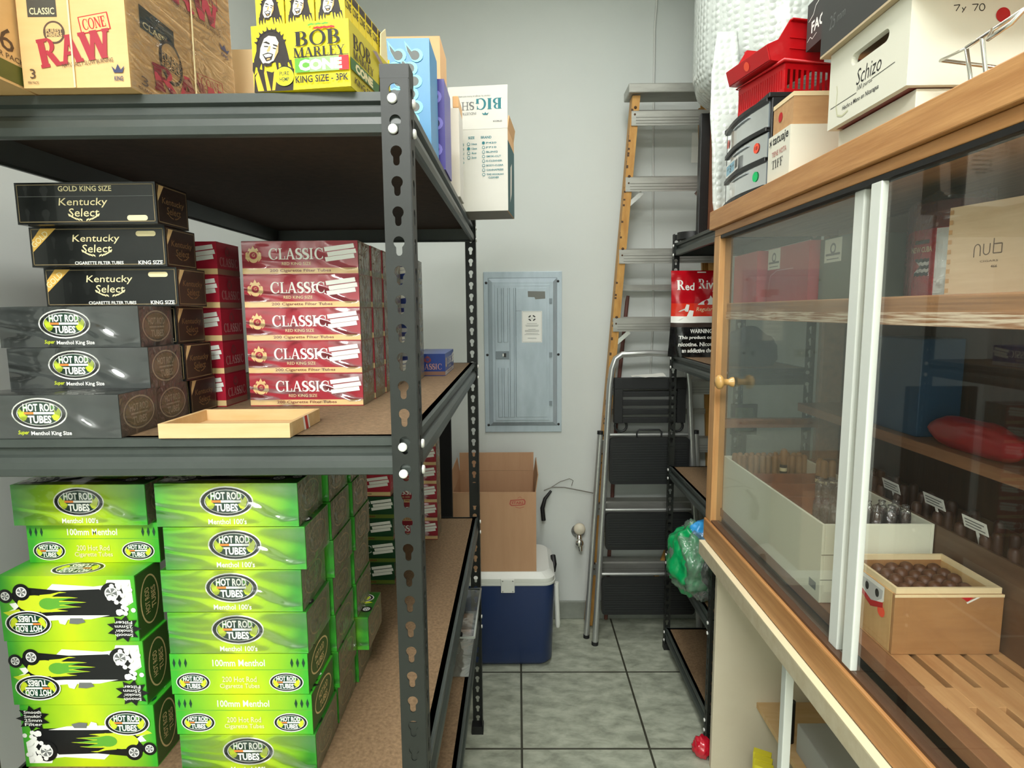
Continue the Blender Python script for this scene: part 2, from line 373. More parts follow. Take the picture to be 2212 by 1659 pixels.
def tube_carton_green():
    L, D, H = .210, .105, .0652
    mb, F = carton(L, D, H, GREEN)
    f = F['front']; tube_logo(f, L * .5, H * .58, L * .19, H * .36); f.text("Menthol 100's", L * .5, H * .12, L * .27, H * .13, INK['white'])
    f = F['back']
    f.rect(0, L, H * .6, H * .615, INK['leaf'])
    f.text('100mm Menthol', L * .5, H * .78, L * .38, H * .17, INK['white'])
    for d in (-1, 1):
        for k in range(3):
            c = L * .5 + d * L * (.47 - .042 * k); f.poly([(c - L * .011, H * .78), (c, H * .66), (c + L * .011, H * .78), (c, H * .9)], INK['dkgreen'])
        tube_logo(f, L * .5 + d * L * .34, H * .3, L * .125, H * .24)
    f.text('200 Hot Rod', L * .5, H * .38, L * .25, H * .14, INK['cream']); f.text('Cigarette Tubes', L * .5, H * .2, L * .29, H * .15, INK['cream'])
    f = F['top']; flame_car(f, L, D)
    tube_logo(f, L * .8, D * .72, L * .17, D * .2)
    f.up(); c = (L * .1, D * .8)
    f.poly([(c[0] + L * (.13 if k % 2 else .075) * math.cos(k * PI / 9), c[1] + D * (.21 if k % 2 else .14) * math.sin(k * PI / 9)) if abs(c[0]) else c for k in range(18)], INK['black'])
    for k, t_ in enumerate(('Smooth', "Smokin'", '25mm', 'Filter')): f.text(t_, L * .1, D * (.9 - .065 * k), L * .13, D * .05, INK['white'])
    for e in ('right', 'left'): 
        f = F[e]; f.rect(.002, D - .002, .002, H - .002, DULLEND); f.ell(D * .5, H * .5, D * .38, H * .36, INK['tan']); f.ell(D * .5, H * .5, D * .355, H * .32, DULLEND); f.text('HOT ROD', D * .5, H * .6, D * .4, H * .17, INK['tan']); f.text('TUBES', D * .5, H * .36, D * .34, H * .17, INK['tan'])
    return mb.mesh('green_carton')
def tube_carton_black():
    L, D, H = .210, .085, .0605
    mb, F = carton(L, D, H, mat('carton_black_satin', rgb(58, 62, 60), .3, coat=.3, bump=.05, bscale=30))
    for s in ('front', 'back'):
        f = F[s]; tube_logo(f, L * .47, H * .58, L * .185, H * .36)
        f.text('Super', L * .355, H * .13, L * .075, H * .12, INK['lime'], shear=.25); f.text('Menthol King Size', L * .54, H * .11, L * .27, H * .12, INK['white'], bold=.02)
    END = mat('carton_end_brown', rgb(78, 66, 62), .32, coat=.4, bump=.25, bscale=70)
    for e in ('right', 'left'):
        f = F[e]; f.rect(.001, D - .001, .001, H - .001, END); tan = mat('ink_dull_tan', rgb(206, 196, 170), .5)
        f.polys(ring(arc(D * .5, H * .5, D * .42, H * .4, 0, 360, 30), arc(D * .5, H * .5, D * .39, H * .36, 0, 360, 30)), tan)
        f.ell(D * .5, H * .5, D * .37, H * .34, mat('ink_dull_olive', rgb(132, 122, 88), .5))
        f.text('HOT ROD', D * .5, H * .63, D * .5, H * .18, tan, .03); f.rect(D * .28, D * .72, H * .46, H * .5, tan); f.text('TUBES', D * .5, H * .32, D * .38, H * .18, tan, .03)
    return mb.mesh('black_carton')
def wheat(F, cx, cy, w_, m):
    F.up()
    for d in (-1, 1):
        for k in range(5):
            x = cx + d * w_ * (.06 + .1 * k); y = cy + w_ * .03 * k * k * .35
            F.poly([(x, y - w_ * .03), (x + d * w_ * .1, y + w_ * .02), (x + d * w_ * .11, y + w_ * .075), (x + d * w_ * .02, y + w_ * .04)][::d], m)
def gold_carton(flap):
    L, D, H = .210, .085, .0605
    mb, F = carton(L, D, H, mat('carton_black_gloss', rgb(17, 19, 18), .25, coat=.3))
    f = F['front']; g = INK['gold']; b = .0012
    def border(f, W): 
        f.up()
        for r in (rc(.003, W - .003, .003, .003 + b), rc(.003, W - .003, H - .004, H - .004 + b), rc(.003, .003 + b, .003, H - .003), rc(W - .004, W - .004 + b, .003, H - .003)): f.poly(r, mat('ink_border', rgb(128, 112, 80), .4))
    def name(f, cx, cy, sx, m):
        f.text('Kentucky', cx, cy + H * .13, L * .35 * sx, H * .23, m, bold=.004, shear=.12); f.text('Select', cx, cy - H * .1, L * .22 * sx, H * .2, m, bold=.004, shear=.12)
        wheat(f, cx, cy - H * .29, L * .2 * sx, m)
    border(f, L)
    if flap:
        f.rect(.004, L - .004, H * .66, H * .67, INK['gray'])
        f.text('GOLD KING SIZE', L * .5, H * .85, L * .38, H * .13, INK['cream'], bold=.02); name(f, L * .48, H * .38, 1, INK['cream'])
        px, py = L * .86, H * .14
    else:
        f.up(); f.poly([(.004, H * .45), (.004, H * .93), (L * .17, H * .965), (L * .075, H * .965)][::-1] if False else [(.004, H * .38), (L * .2, H * .965), (L * .085, H * .965), (.004, H * .68)], g)
        f.text('GOLD', L * .075, H * .7, L * .15, H * .15, INK['cream'], rot=math.atan2(H * .6, L * .2))
        name(f, L * .49, H * .56, 1, INK['cream'])
        f.text('CIGARETTE FILTER TUBES', L * .5, H * .1, L * .36, H * .08, INK['white'], bold=.02); f.text('KING SIZE', L * .88, H * .1, L * .18, H * .1, INK['white'], bold=.02)
        px, py = L * .86, H * .82
    f.polys([[(px - L * .055, py - H * .065)] + arc(px + L * .055, py, H * .065, H * .065, -90, 90, 8) + arc(px - L * .055, py, H * .065, H * .065, 90, 270, 8)], INK['cream'])
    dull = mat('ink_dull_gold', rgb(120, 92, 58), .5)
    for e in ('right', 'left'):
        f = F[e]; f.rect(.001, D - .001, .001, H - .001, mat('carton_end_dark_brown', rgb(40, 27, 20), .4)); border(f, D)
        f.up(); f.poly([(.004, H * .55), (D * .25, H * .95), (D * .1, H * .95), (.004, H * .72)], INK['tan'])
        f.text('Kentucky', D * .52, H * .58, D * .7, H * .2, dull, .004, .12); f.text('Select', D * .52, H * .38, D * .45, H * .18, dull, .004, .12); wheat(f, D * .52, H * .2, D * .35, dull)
    return mb.mesh('gold_carton')
def crest(F, cx, cy, h_, m, m2):
    F.ell(cx, cy - h_ * .08, h_ * .3, h_ * .36, m); F.ell(cx, cy - h_ * .04, h_ * .21, h_ * .2, m2); F.text('G', cx, cy - .02 * h_, h_ * .16, h_ * .18, m)
    F.up()
    F.poly([(cx - h_ * .3, cy + h_ * .2), (cx + h_ * .3, cy + h_ * .2), (cx + h_ * .22, cy + h_ * .36), (cx + h_ * .1, cy + h_ * .3), (cx, cy + h_ * .5), (cx - h_ * .1, cy + h_ * .3), (cx - h_ * .22, cy + h_ * .36)], m)
    for d in (-1, 1):
        F.up(); F.poly([(cx + d * h_ * .26, cy - h_ * .4), (cx + d * h_ * .44, cy - h_ * .2), (cx + d * h_ * .42, cy + h_ * .1), (cx + d * h_ * .3, cy + h_ * .16)][::d], m)
def classic_carton(name, field, band, sub):
    L, D, H = .208, .085, .0592
    mb, F = carton(L, D, H, field)
    for s in ('front', 'back'):
        f = F[s]
        f.rect(0, L, H * .03, H * .2, band); f.text('200 Cigarette Filter Tubes', L * .5, H * .115, L * .53, H * .11, INK['dkred'], bold=.02)
        crest(f, L * .1, H * .6, H * .55, INK['tan'], field)
        f.serif('CLASSIC', L * .47, H * .62, L * .48, H * .33, INK['white'], T=.16); f.text(sub, L * .47, H * .33, L * .25, H * .09, INK['cream'], bold=0)
        for k, (x0, y0, ln) in enumerate(((.72, .68, .26), (.745, .53, .25), (.725, .38, .255))):
            c, sn = math.cos(.2), math.sin(.2); h_ = H * .13
            q = [(0, 0), (L * ln, 0), (L * ln, h_), (0, h_)]
            f.polys([[(L * x0 + x * c - y * sn, H * y0 + x * sn * .6 + y * c) for x, y in q]], INK['white'])
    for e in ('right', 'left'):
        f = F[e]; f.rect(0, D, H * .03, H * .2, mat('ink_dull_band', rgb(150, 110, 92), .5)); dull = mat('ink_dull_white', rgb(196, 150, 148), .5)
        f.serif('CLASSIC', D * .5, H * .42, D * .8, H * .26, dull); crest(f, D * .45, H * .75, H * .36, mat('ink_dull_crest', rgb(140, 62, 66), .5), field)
    f = F['top']; f.rect(0, L, 0, D * .12, field)
    return mb.mesh(name)
SHRINK = film('shrink_film', gl=.035, milky=.01, rough=.09, bump=1.0, bscale=7, stretch=(1, 1, 2.6), dist=.03, detail=1.2)
SHRINK_END = film('shrink_film_gathered', col=rgb(136, 134, 104), gl=.06, milky=.6, rough=.22, bump=1.0, bscale=30, dist=.015)
SHRINK_ENDB = film('shrink_film_clear_end', col=rgb(150, 140, 130), gl=.05, milky=.12, rough=.2, bump=1.0, bscale=30, dist=.012)
def shrink_mesh(L, D, H, key, seed, endm=None):
    """a foil sleeve over a carton: taut over the broad sides, gathered and creased over the ends"""
    mb = MB(); e = .0006; rnd = Vector((seed * 3.1, seed * 1.7, seed))
    mb.grid(lambda u, v: (-L / 2 + u * L, -e, v * H), 1, 1, SHRINK)
    mb.grid(lambda u, v: (-L / 2 + u * L, D * v, H + e), 1, 1, SHRINK)
    def endf(x, sgn):
        def g(u, v):
            q = min(u, 1 - u, v, 1 - v) * 2
            n = noise.noise(Vector((u * 4, v * 9, sgn)) + rnd) * .6 + noise.noise(Vector((u * 13, v * 11 + u * 9, sgn + 4)) + rnd) * .4
            return (x + sgn * (.0008 + .0014 * (n + .75) * min(1, q * 3)), u * D, v * H)
        return g
    mb.grid(endf(L / 2, 1), 14, 10, endm or SHRINK_END)
    return mb.mesh(key)
# ---------------------------------------------------------------- the room
XL, XR, YB, YF = -.97, 1.42, 2.81, -2.6
WALL = mat('wall_paint', rgb(212, 217, 212), .7, col2=rgb(206, 211, 206), noise_amt=.3, scale=3, bump=.03, bscale=25)
def tile_mat():
    m = bpy.data.materials.new('floor_tile'); m.use_nodes = True; nt = m.node_tree; p = nt.nodes['Principled BSDF']; L = nt.links.new
    tc = nd(nt, 'ShaderNodeTexCoord'); sep = nd(nt, 'ShaderNodeSeparateXYZ'); L(tc.outputs['Object'], sep.inputs[0])
    T = .4458; masks = []
    for ax, off in ((0, .0045), (1, 1.9139)):
        a = nd(nt, 'ShaderNodeMath', operation='SUBTRACT'); a.inputs[1].default_value = off - 20 * T; L(sep.outputs[ax], a.inputs[0])
        b = nd(nt, 'ShaderNodeMath', operation='MODULO'); b.inputs[1].default_value = T; L(a.outputs[0], b.inputs[0])
        c = nd(nt, 'ShaderNodeMath', operation='SUBTRACT'); c.inputs[1].default_value = T / 2; L(b.outputs[0], c.inputs[0])
        d = nd(nt, 'ShaderNodeMath', operation='ABSOLUTE'); L(c.outputs[0], d.inputs[0])
        e = nd(nt, 'ShaderNodeMath', operation='GREATER_THAN'); e.inputs[1].default_value = T / 2 - .004; L(d.outputs[0], e.inputs[0]); masks.append(e)
    mx = nd(nt, 'ShaderNodeMath', operation='MAXIMUM'); L(masks[0].outputs[0], mx.inputs[0]); L(masks[1].outputs[0], mx.inputs[1])
    mp = nd(nt, 'ShaderNodeMapping'); mp.inputs['Scale'].default_value = (1, 1.9, 1); mp.inputs['Rotation'].default_value = (0, 0, .35); L(tc.outputs['Object'], mp.inputs[0])
    n1 = nd(nt, 'ShaderNodeTexNoise', i_Scale=13.0, i_Detail=5.0, i_Roughness=.6, i_Distortion=.25); L(mp.outputs[0], n1.inputs[0])
    rp = nd(nt, 'ShaderNodeValToRGB'); e = rp.color_ramp.elements
    e[0].position = .34; e[0].color = (*rgb(138, 143, 126), 1); e[1].position = .64; e[1].color = (*rgb(180, 185, 166), 1)
    L(n1.outputs[0], rp.inputs[0])
    mix = nd(nt, 'ShaderNodeMix', data_type='RGBA'); mix.inputs[7].default_value = (*rgb(62, 62, 50), 1)
    L(mx.outputs[0], mix.inputs[0]); L(rp.outputs[0], mix.inputs[6]); L(mix.outputs[2], p.inputs['Base Color'])
    p.inputs['Roughness'].default_value = .42
    inv = nd(nt, 'ShaderNodeMath', operation='MULTIPLY_ADD'); inv.inputs[1].default_value = -1; L(mx.outputs[0], inv.inputs[0]); L(n1.outputs[0], inv.inputs[2])
    bp = nd(nt, 'ShaderNodeBump', i_Strength=.35, i_Distance=.004); L(inv.outputs[0], bp.inputs['Height']); L(bp.outputs[0], p.inputs['Normal'])
    return m
TILE = tile_mat()
BASE = mat('baseboard_tile', rgb(126, 132, 122), .4, col2=rgb(156, 160, 150), noise_amt=.2, scale=9)
struct(build(MB().box(XL - .1, XR + .1, YF - .1, YB + .1, -.1, 0, TILE), 'floor'))
struct(build(MB().box(XL - .1, XR + .1, YF - .1, YB + .1, CEIL, CEIL + .1, mat('ceiling_paint', rgb(225, 228, 222), .8)), 'ceiling'))
struct(build(MB().box(XL - .1, XR + .1, YB, YB + .1, 0, CEIL, WALL), 'wall_back'))
struct(build(MB().box(XL - .1, XR + .1, YF - .1, YF, 0, CEIL, WALL), 'wall_front'))
struct(build(MB().box(XL - .1, XL, YF, YB, 0, CEIL, WALL), 'wall_left'))
struct(build(MB().box(XR, XR + .1, YF, YB, 0, CEIL, WALL), 'wall_right'))
struct(build(MB().box(XL, XR, YB - .012, YB, 0, .092, BASE), 'baseboard_back', bevel=.003))
struct(build(MB().box(XL, XL + .012, YF, YB - .012, 0, .092, BASE), 'baseboard_left', bevel=.003))
struct(build(MB().box(XR - .012, XR, YF, YB - .012, 0, .092, BASE), 'baseboard_right', bevel=.003))
for k, ((lx, ly), (sx, sy_), pw) in enumerate(LAMPS):
    t = thing('ceiling_light', 'long white ceiling light above the aisle ' + ('behind the shelf fronts' if k else 'in front of the shelves'), 'light', (lx, ly, CEIL))
    fr = MB(); a, b = sx / 2 + .03, sy_ / 2 + .03
    fr.box(-a, a, -b, -b + .03, -.06, 0, INK['white']).box(-a, a, b - .03, b, -.06, 0, INK['white']).box(-a, -a + .03, -b + .03, b - .03, -.06, 0, INK['white']).box(a - .03, a, -b + .03, b - .03, -.06, 0, INK['white'])
    build(fr, 'frame', t)
    build(MB().box(-a + .03, a - .03, -b + .03, b - .03, -.03, -.005, mat('lamp_diffuser', (1, .98, .93), .5, emit=2)), 'diffuser', t)

# ---------------------------------------------------------------- shelving racks
STEEL = mat('black_steel', rgb(66, 72, 68), .4, .0, spec=.5, col2=rgb(54, 60, 56), noise_amt=.3, scale=12)
STEELP = mat('black_steel_shaded', rgb(35, 38, 34), .45, .0, spec=.45, col2=rgb(28, 31, 27), noise_amt=.3, scale=12)  # rack steel darkened for the posts, their shade put into the colour
ZINC = mat('zinc_rivet', rgb(236, 236, 230), .45, .2)
BOARD = mat('particle_board', rgb(104, 82, 56), .75, col2=rgb(138, 112, 82), noise_amt=.2, scale=160, bump=.12, bscale=180)
BOARDD = mat('particle_board_edge', rgb(92, 74, 58), .8)
BOARDU = mat('particle_board_underside_shade', rgb(66, 50, 38), .9, col2=rgb(50, 36, 26), noise_amt=.25, scale=60)  # same board; the shade underneath is put into its colour
PITCH = .0381
def keyhole_cell(w_, p, r, sl):
    """outline of one keyhole in the middle of a cell w_ x p: returns mesh pieces in (x,z)"""
    bm = bmesh.new()
    o = [bm.verts.new((x, 0, z)) for x, z in ((-w_ / 2, -p / 2), (w_ / 2, -p / 2), (w_ / 2, p / 2), (-w_ / 2, p / 2))]
    hc = .005; b = sl * .9
    pts = arc(0, hc, r, r, -50, 230, 12) + [(-sl, hc - r * .9), (-sl, hc - r - .006)] + arc(0, hc - r - .006, sl, sl, 180, 360, 5)[1:] + [(sl, hc - r * .9)]
    i = [bm.verts.new((x, 0, z)) for x, z in pts]
    ed = [bm.edges.new((o[k], o[(k + 1) % 4])) for k in range(4)] + [bm.edges.new((i[k], i[(k + 1) % len(i)])) for k in range(len(i))]
    bmesh.ops.triangle_fill(bm, edges=ed, use_beauty=True)
    bm.verts.index_update()
    v = [tuple(x.co) for x in bm.verts]
    f = []
    for fc in bm.faces:
        c = fc.calc_center_median()
        f.append([x.index for x in fc.verts])
    # drop triangles that fell inside the hole
    def inside(c):
        n = len(pts); r_ = False
        for k in range(n):
            (x1, y1), (x2, y2) = pts[k], pts[(k + 1) % n]
            if (y1 > c[1]) != (y2 > c[1]) and c[0] < (x2 - x1) * (c[1] - y1) / (y2 - y1) + x1: r_ = not r_
        return r_
    f = [q for q in f if not inside((sum(v[k][0] for k in q) / 3, sum(v[k][2] for k in q) / 3))]
    bm.free(); return v, f
def post_mesh(wf, ws, sx, sy, h=1.829, top_first=.016):
    """punched steel angle: corner at the origin, one flange along x (sx), one along y (sy)"""
    mb = MB(); n = 47
    v, f = keyhole_cell(wf, PITCH, .0075, .0042); v2, f2 = keyhole_cell(ws, PITCH, .006, .0035)
    z0 = h - top_first - PITCH * n + PITCH / 2
    for k in range(n):
        zc = z0 + k * PITCH
        mb.add([(sx * (wf / 2) + x, 0, zc + z) for x, y, z in v], f, STEELP)
        mb.add([(0, sy * (ws / 2) + x, zc + z) for x, y, z in v2], f2, STEELP)
    za, zb = z0 - PITCH / 2, h - top_first
    for a, b in ((0, za), (zb, h)):
        mb.box(min(0, sx * wf), max(0, sx * wf), -.0005, .0005, a, b, STEELP); mb.box(-.0005, .0005, min(0, sy * ws), max(0, sy * ws), a, b, STEELP)
    me = mb.mesh('post'); return me
RIVET = MB().lathe([(0, -.0048), (.0052, -.0046), (.0062, -.0034), (.0062, -.0012)], ZINC, n=14, axis='y').mesh('rivet')
BEAM = [(0, 0), (-.003, -.001), (-.003, -.012), (.004, -.015), (.004, -.024), (-.001, -.027), (-.006, -.033), (-.0075, -.042), (-.006, -.052), (-.002, -.054), (.004, -.054), (.004, -.050), (-.001, -.048), (.010, -.004), (.014, -.004), (.014, 0)]
def rack(label, loc, rot, W, D, levels, wf=.036, ws=.032, H=1.829, group=None, bolts=True):
    """W across x (left = 0), D along y (front = 0)"""
    t = thing('shelving_rack', label, 'shelving', loc, rot, group)
    for nm, x, y, sx, sy in (('a', 0, 0, 1, 1), ('b', W, 0, -1, 1), ('c', 0, D, 1, -1), ('d', W, D, -1, -1)):
        me = post_mesh(wf, ws, sx, sy, H); o = link('post', me, t, (x, y, 0))
        s = o.modifiers.new('thick', 'SOLIDIFY'); s.thickness = .0018; s.offset = 0
        j = MB(); zz = H / 2
        j.box(min(0, sx * .03), max(0, sx * .03), .0012 * sy - .0008, .0012 * sy + .0008 + 0, zz - .07, zz + .012, STEELP)
        j.box(.0012 * sx - .0008, .0012 * sx + .0008, min(0, sy * .028), max(0, sy * .028), zz - .07, zz + .02, STEELP)
        ft = MB(); ft.box(min(-.003 * sx, sx * wf + .003 * sx), max(-.003 * sx, sx * wf + .003 * sx), min(-.003 * sy, sy * ws), max(-.003 * sy, sy * ws), 0, .03, mat('black_plastic', rgb(22, 22, 22), .5))
        build(ft, 'foot_cap', o)
        build(j, 'joint_plate', o, bevel=0)
    for z in levels:
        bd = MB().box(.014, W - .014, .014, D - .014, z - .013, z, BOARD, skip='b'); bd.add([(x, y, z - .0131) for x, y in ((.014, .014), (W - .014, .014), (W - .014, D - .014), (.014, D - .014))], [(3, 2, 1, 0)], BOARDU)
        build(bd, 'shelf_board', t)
        for nm, ln, off, r in (('front', W - .01, (.005, .0105, z), 0), ('back', W - .01, (W - .005, D - .0105, z), PI), ('left', D - .012, (.0105, D - .006, z), -PI / 2), ('right', D - .012, (W - .0105, .006, z), PI / 2)):
            b = MB(); b.prism(BEAM, 0, ln, STEEL, axis='x', smooth=False)
            bo = build(b, 'beam', t, off, (0, 0, r))
            if bolts:
                for x in (.016, ln - .016):
                    for dz in (-.0125, -.0125 - PITCH * .98): link('rivet', RIVET, bo, (x, -.0105, dz))
    return t
rack('black steel rack stacked with tube cartons beside the left wall', (-.803, .797, 0), (0, 0, 0), .666, 1.219, (.459, .807, 1.347, 1.800))
rack('narrow black steel rack past the glass cabinet with a red pouch on it', (.650, 1.925, 0), (0, 0, 0), .305, .625, (.097, .459, .843, 1.327, 1.794), wf=.03, ws=.028)

# ---------------------------------------------------------------- cabinets on the right
def wood(name, a, b, stretch=(1.5, 22, 22), rough=.45, scale=3, amt=.22):
    return mat(name, a, rough, col2=b, noise_amt=amt, scale=scale, stretch=stretch, bump=.06, bscale=6)
OAK = wood('oak_stain', rgb(172, 118, 66), rgb(202, 150, 94), (22, 1.5, 22))
OAKV = wood('oak_upright', rgb(186, 132, 78), rgb(214, 166, 108), (22, 22, 1.5))
WAL = wood('cabinet_brown', rgb(122, 82, 54), rgb(150, 106, 72), (22, 1.5, 22))
DKB = wood('cabinet_inside', rgb(66, 42, 30), rgb(84, 56, 40), (22, 22, 2))
CREAM = mat('cream_laminate', rgb(206, 196, 168), .5, col2=rgb(190, 176, 142), noise_amt=.2, scale=30)
CEDAR = wood('cedar', rgb(178, 128, 80), rgb(206, 160, 108), (14, 1.5, 14), .6)
PINE = wood('pine', rgb(222, 190, 142), rgb(206, 166, 112), (2, 14, 14), .6)
Y0, Y1 = .18, 1.872
ct_ = thing('countertop', 'cream laminate countertop under the glass-fronted wooden cabinet', 'countertop', (.58, .1, .736))
build(MB().box(0, .44, 0, 1.755, 0, .0435, CREAM), 'slab', ct_, bevel=.0015)
build(MB().box(.0, .018, 0, 1.754, .0437, .0455, mat('cream_edge', rgb(240, 228, 190), .45)), 'edge_strip', ct_, label='pale cream edge strip')
bc = thing('base_cabinet', 'beige open base cabinet under the countertop', 'cabinet', (.632, .1, 0))
BEIGE = mat('beige_panel', rgb(214, 205, 180), .55, col2=rgb(206, 196, 170), noise_amt=.3, scale=8)
build(MB().box(0, .37, 1.72, 1.738, 0, .735, BEIGE), 'end_panel', bc, bevel=.001)
build(MB().box(.352, .37, 0, 1.72, .0, .735, BEIGE), 'back_panel', bc)
build(MB().box(-.01, .0, 0, 1.718, .69, .7355, mat('gray_track', rgb(126, 122, 108), .4, .2)), 'track', bc)
build(MB().box(.142, .352, 0, 1.7195, .222, .24, PINE), 'shelf', bc)
build(MB().box(-.008, .012, 1.212, 1.236, .012, .690, mat('white_plastic', rgb(226, 230, 222), .35)), 'door_edge', bc, bevel=.002, label='white upright door edge')

cab = thing('display_cabinet', 'wooden display cabinet with sliding glass doors on the countertop', 'cabinet', (0, 0, .7815))
zc = .7815
def cp(x0, x1, y0, y1, z0, z1, m, name, bevel=.002, parent=None, label=None):
    return build(MB().box(x0, x1, y0, y1, z0 - zc, z1 - zc, m), name, parent or cab, bevel=bevel, label=label)
cp(.594, 1.03, Y0, 1.893, 1.760, 1.815, OAK, 'top_board')
cp(.605, 1.02, Y0, Y1, 1.738, 1.7595, OAK, 'top_rail')
cp(.604, .64, 1.822, Y1, .852, 1.7375, OAKV, 'stile', label='light oak corner stile')
cp(.598, .63, Y0, Y1, zc, .8515, OAK, 'bottom_rail', bevel=.004)
cp(.6055, .63, Y0, 1.8215, .852, .858, mat('dark_track', rgb(92, 66, 48), .4), 'door_track', bevel=0)
cp(.606, .63, Y0, 1.8215, 1.7285, 1.7375, mat('black_plastic'), 'top_track', bevel=0)
cp(.635, 1.02, Y0, Y1, zc, .80, DKB, 'floor_board', bevel=0)
cp(1.00, 1.02, Y0, Y1 - .0, .801, 1.7375, DKB, 'back_panel', bevel=0)
# far end: a glazed wooden frame
cp(.935, .9995, 1.835, 1.868, .801, 1.7375, WAL, 'end_stile'); cp(.641, .9345, 1.838, 1.866, 1.150, 1.178, WAL, 'end_rail'); cp(.641, .9345, 1.838, 1.866, .801, .86, WAL, 'end_rail')
cp(.641, .9345, 1.838, 1.866, 1.487, 1.537, WAL, 'end_rail')
GLASS = film('cabinet_glass', col=rgb(190, 196, 180), gl=.001, milky=.008, rough=.02, bump=0, tint=(.99, .995, .99), fres=.11)
GLASSH = film('reflection_haze_glass', col=rgb(176, 180, 166), gl=.003, milky=.09, rough=.03, bump=0, tint=(.97, .98, .97), fres=.2)  # far pane: gray reflection haze mixed in as diffuse colour
GLASS2 = film('end_glass', col=rgb(150, 160, 140), gl=.02, milky=.10, rough=.03, bump=0, tint=(.94, .96, .94), fres=.4)
cp(.641, .9345, 1.850, 1.853, 1.1785, 1.4865, GLASS2, 'end_pane', 0); cp(.641, .9345, 1.850, 1.853, .8605, 1.1495, GLASS2, 'end_pane', 0)
def shelf_mat():
    m = wood('worn_shelf_edge', rgb(190, 142, 96), rgb(120, 84, 58), (30, 1.2, 60), .6, 2.5, .3); return m
cp(.632, .995, Y0, 1.834, 1.489, 1.537, shelf_mat(), 'upper_shelf', .003)
cp(.6303, .6318, Y0, 1.83, 1.490, 1.511, mat('chipped_edge', rgb(226, 206, 178), .7, col2=rgb(160, 112, 74), noise_amt=.08, scale=5, stretch=(60, 2.0, 60)), 'chipped_edge', 0)
cp(.632, .995, 1.8345, 1.8375, 1.489, 1.537, WAL, 'shelf_cleat', 0)
cp(.865, .995, Y0, 1.834, 1.205, 1.23, WAL, 'rear_shelf', .002)
# slatted floor
sl = MB()
for x in (.634,): sl.box(x, x + .03, Y0 + .0, 1.834, .872 - zc, .898 - zc, WAL)
x = .667
while x < .97:
    sl.box(x, x + .033, Y0, 1.834, .88 - zc, .898 - zc, CEDAR); x += .046
for y in (.30, .585, .87, 1.155, 1.44, 1.72):
    sl.box(.664, .995, y, y + .05, .8785 - zc, .8975 - zc, CEDAR)
build(sl, 'slatted_floor', cab, bevel=.001)
def door(x, y0, y1, strip, knob=None, GLASS=GLASS):
    d = build(MB().box(x, x + .004, y0, y1, .859 - zc, 1.728 - zc, GLASS), 'sliding_door', cab)
    build(MB().box(x - .005, x + .008, strip[0], strip[1], .858 - zc, 1.7283 - zc, mat('white_plastic')), 'edge_strip', d, bevel=.002, label='white plastic edge strip')
    if knob:
        k = MB(); k.lathe([(0, -.0455), (.012, -.044), (.019, -.038), (.021, -.031), (.017, -.025), (.009, -.021), (.008, -.012), (.012, -.006), (.013, -.0001)], mat('knob_wood', rgb(214, 168, 98), .35, coat=.4), (x, *knob), 24, 'x')
        build(k, 'knob', d, label='turned wooden knob')
door(.6205, 1.085, 1.8195, (1.095, 1.126), None, GLASSH)
door(.6095, .22, 1.056, (1.026, 1.0565), None)
kd = [o for o in cab.children if o.name.startswith('sliding_door')][0]
k = MB(); k.lathe([(0, -.052), (.012, -.0505), (.0195, -.045), (.0215, -.038), (.018, -.032), (.0095, -.027), (.0085, -.013), (.0135, -.006), (.0145, -.0001)], mat('knob_wood', rgb(214, 168, 98), .35, coat=.4), (.6205, 1.715, 1.31 - zc), 24, 'x')
build(k, 'knob', kd, label='turned wooden knob')
# ---------------------------------------------------------------- cartons on the left rack
GREEN_ME = tube_carton_green(); BLACK_ME = tube_carton_black(); GOLD_ME = gold_carton(False); GOLDF_ME = gold_carton(True)
RED_ME = classic_carton('red_carton', mat('carton_red', rgb(172, 30, 52), .4), INK['tan'], 'RED KING SIZE')
DKG_ME = classic_carton('dark_green_carton', mat('carton_dark_green', rgb(18, 66, 36), .4), mat('ink_olive_band', rgb(96, 112, 40), .4), 'MENTHOL KING SIZE')
BLUE_ME = classic_carton('blue_carton', mat('carton_blue', rgb(30, 66, 150), .35), mat('ink_silver', rgb(190, 190, 190), .35), 'BLUE KING SIZE')
GS = [shrink_mesh(.210, .105, .0652, 'green_shrink', k) for k in (1, 2, 3)]
BS = [shrink_mesh(.210, .085, .0605, 'black_shrink', k, SHRINK_ENDB) for k in (4, 5)]
RS = [shrink_mesh(.208, .085, .0592, 'red_shrink', k) for k in (6, 7, 8)]
def put(me, name, label, cat, loc, rot=(0, 0, 0), group=None, wrap=None):
    o = link(name, me, None, loc, rot); tag(o, label, cat, group)
    if wrap is not None: link('shrink_wrap', wrap, o)
    return o
ORD = ['bottom', 'second from bottom', 'third from bottom', 'fourth from bottom', 'fifth from bottom', 'sixth from bottom', 'topmost']
S3, S2, S1 = .8073, 1.3473, 1.8003
hg = .0664
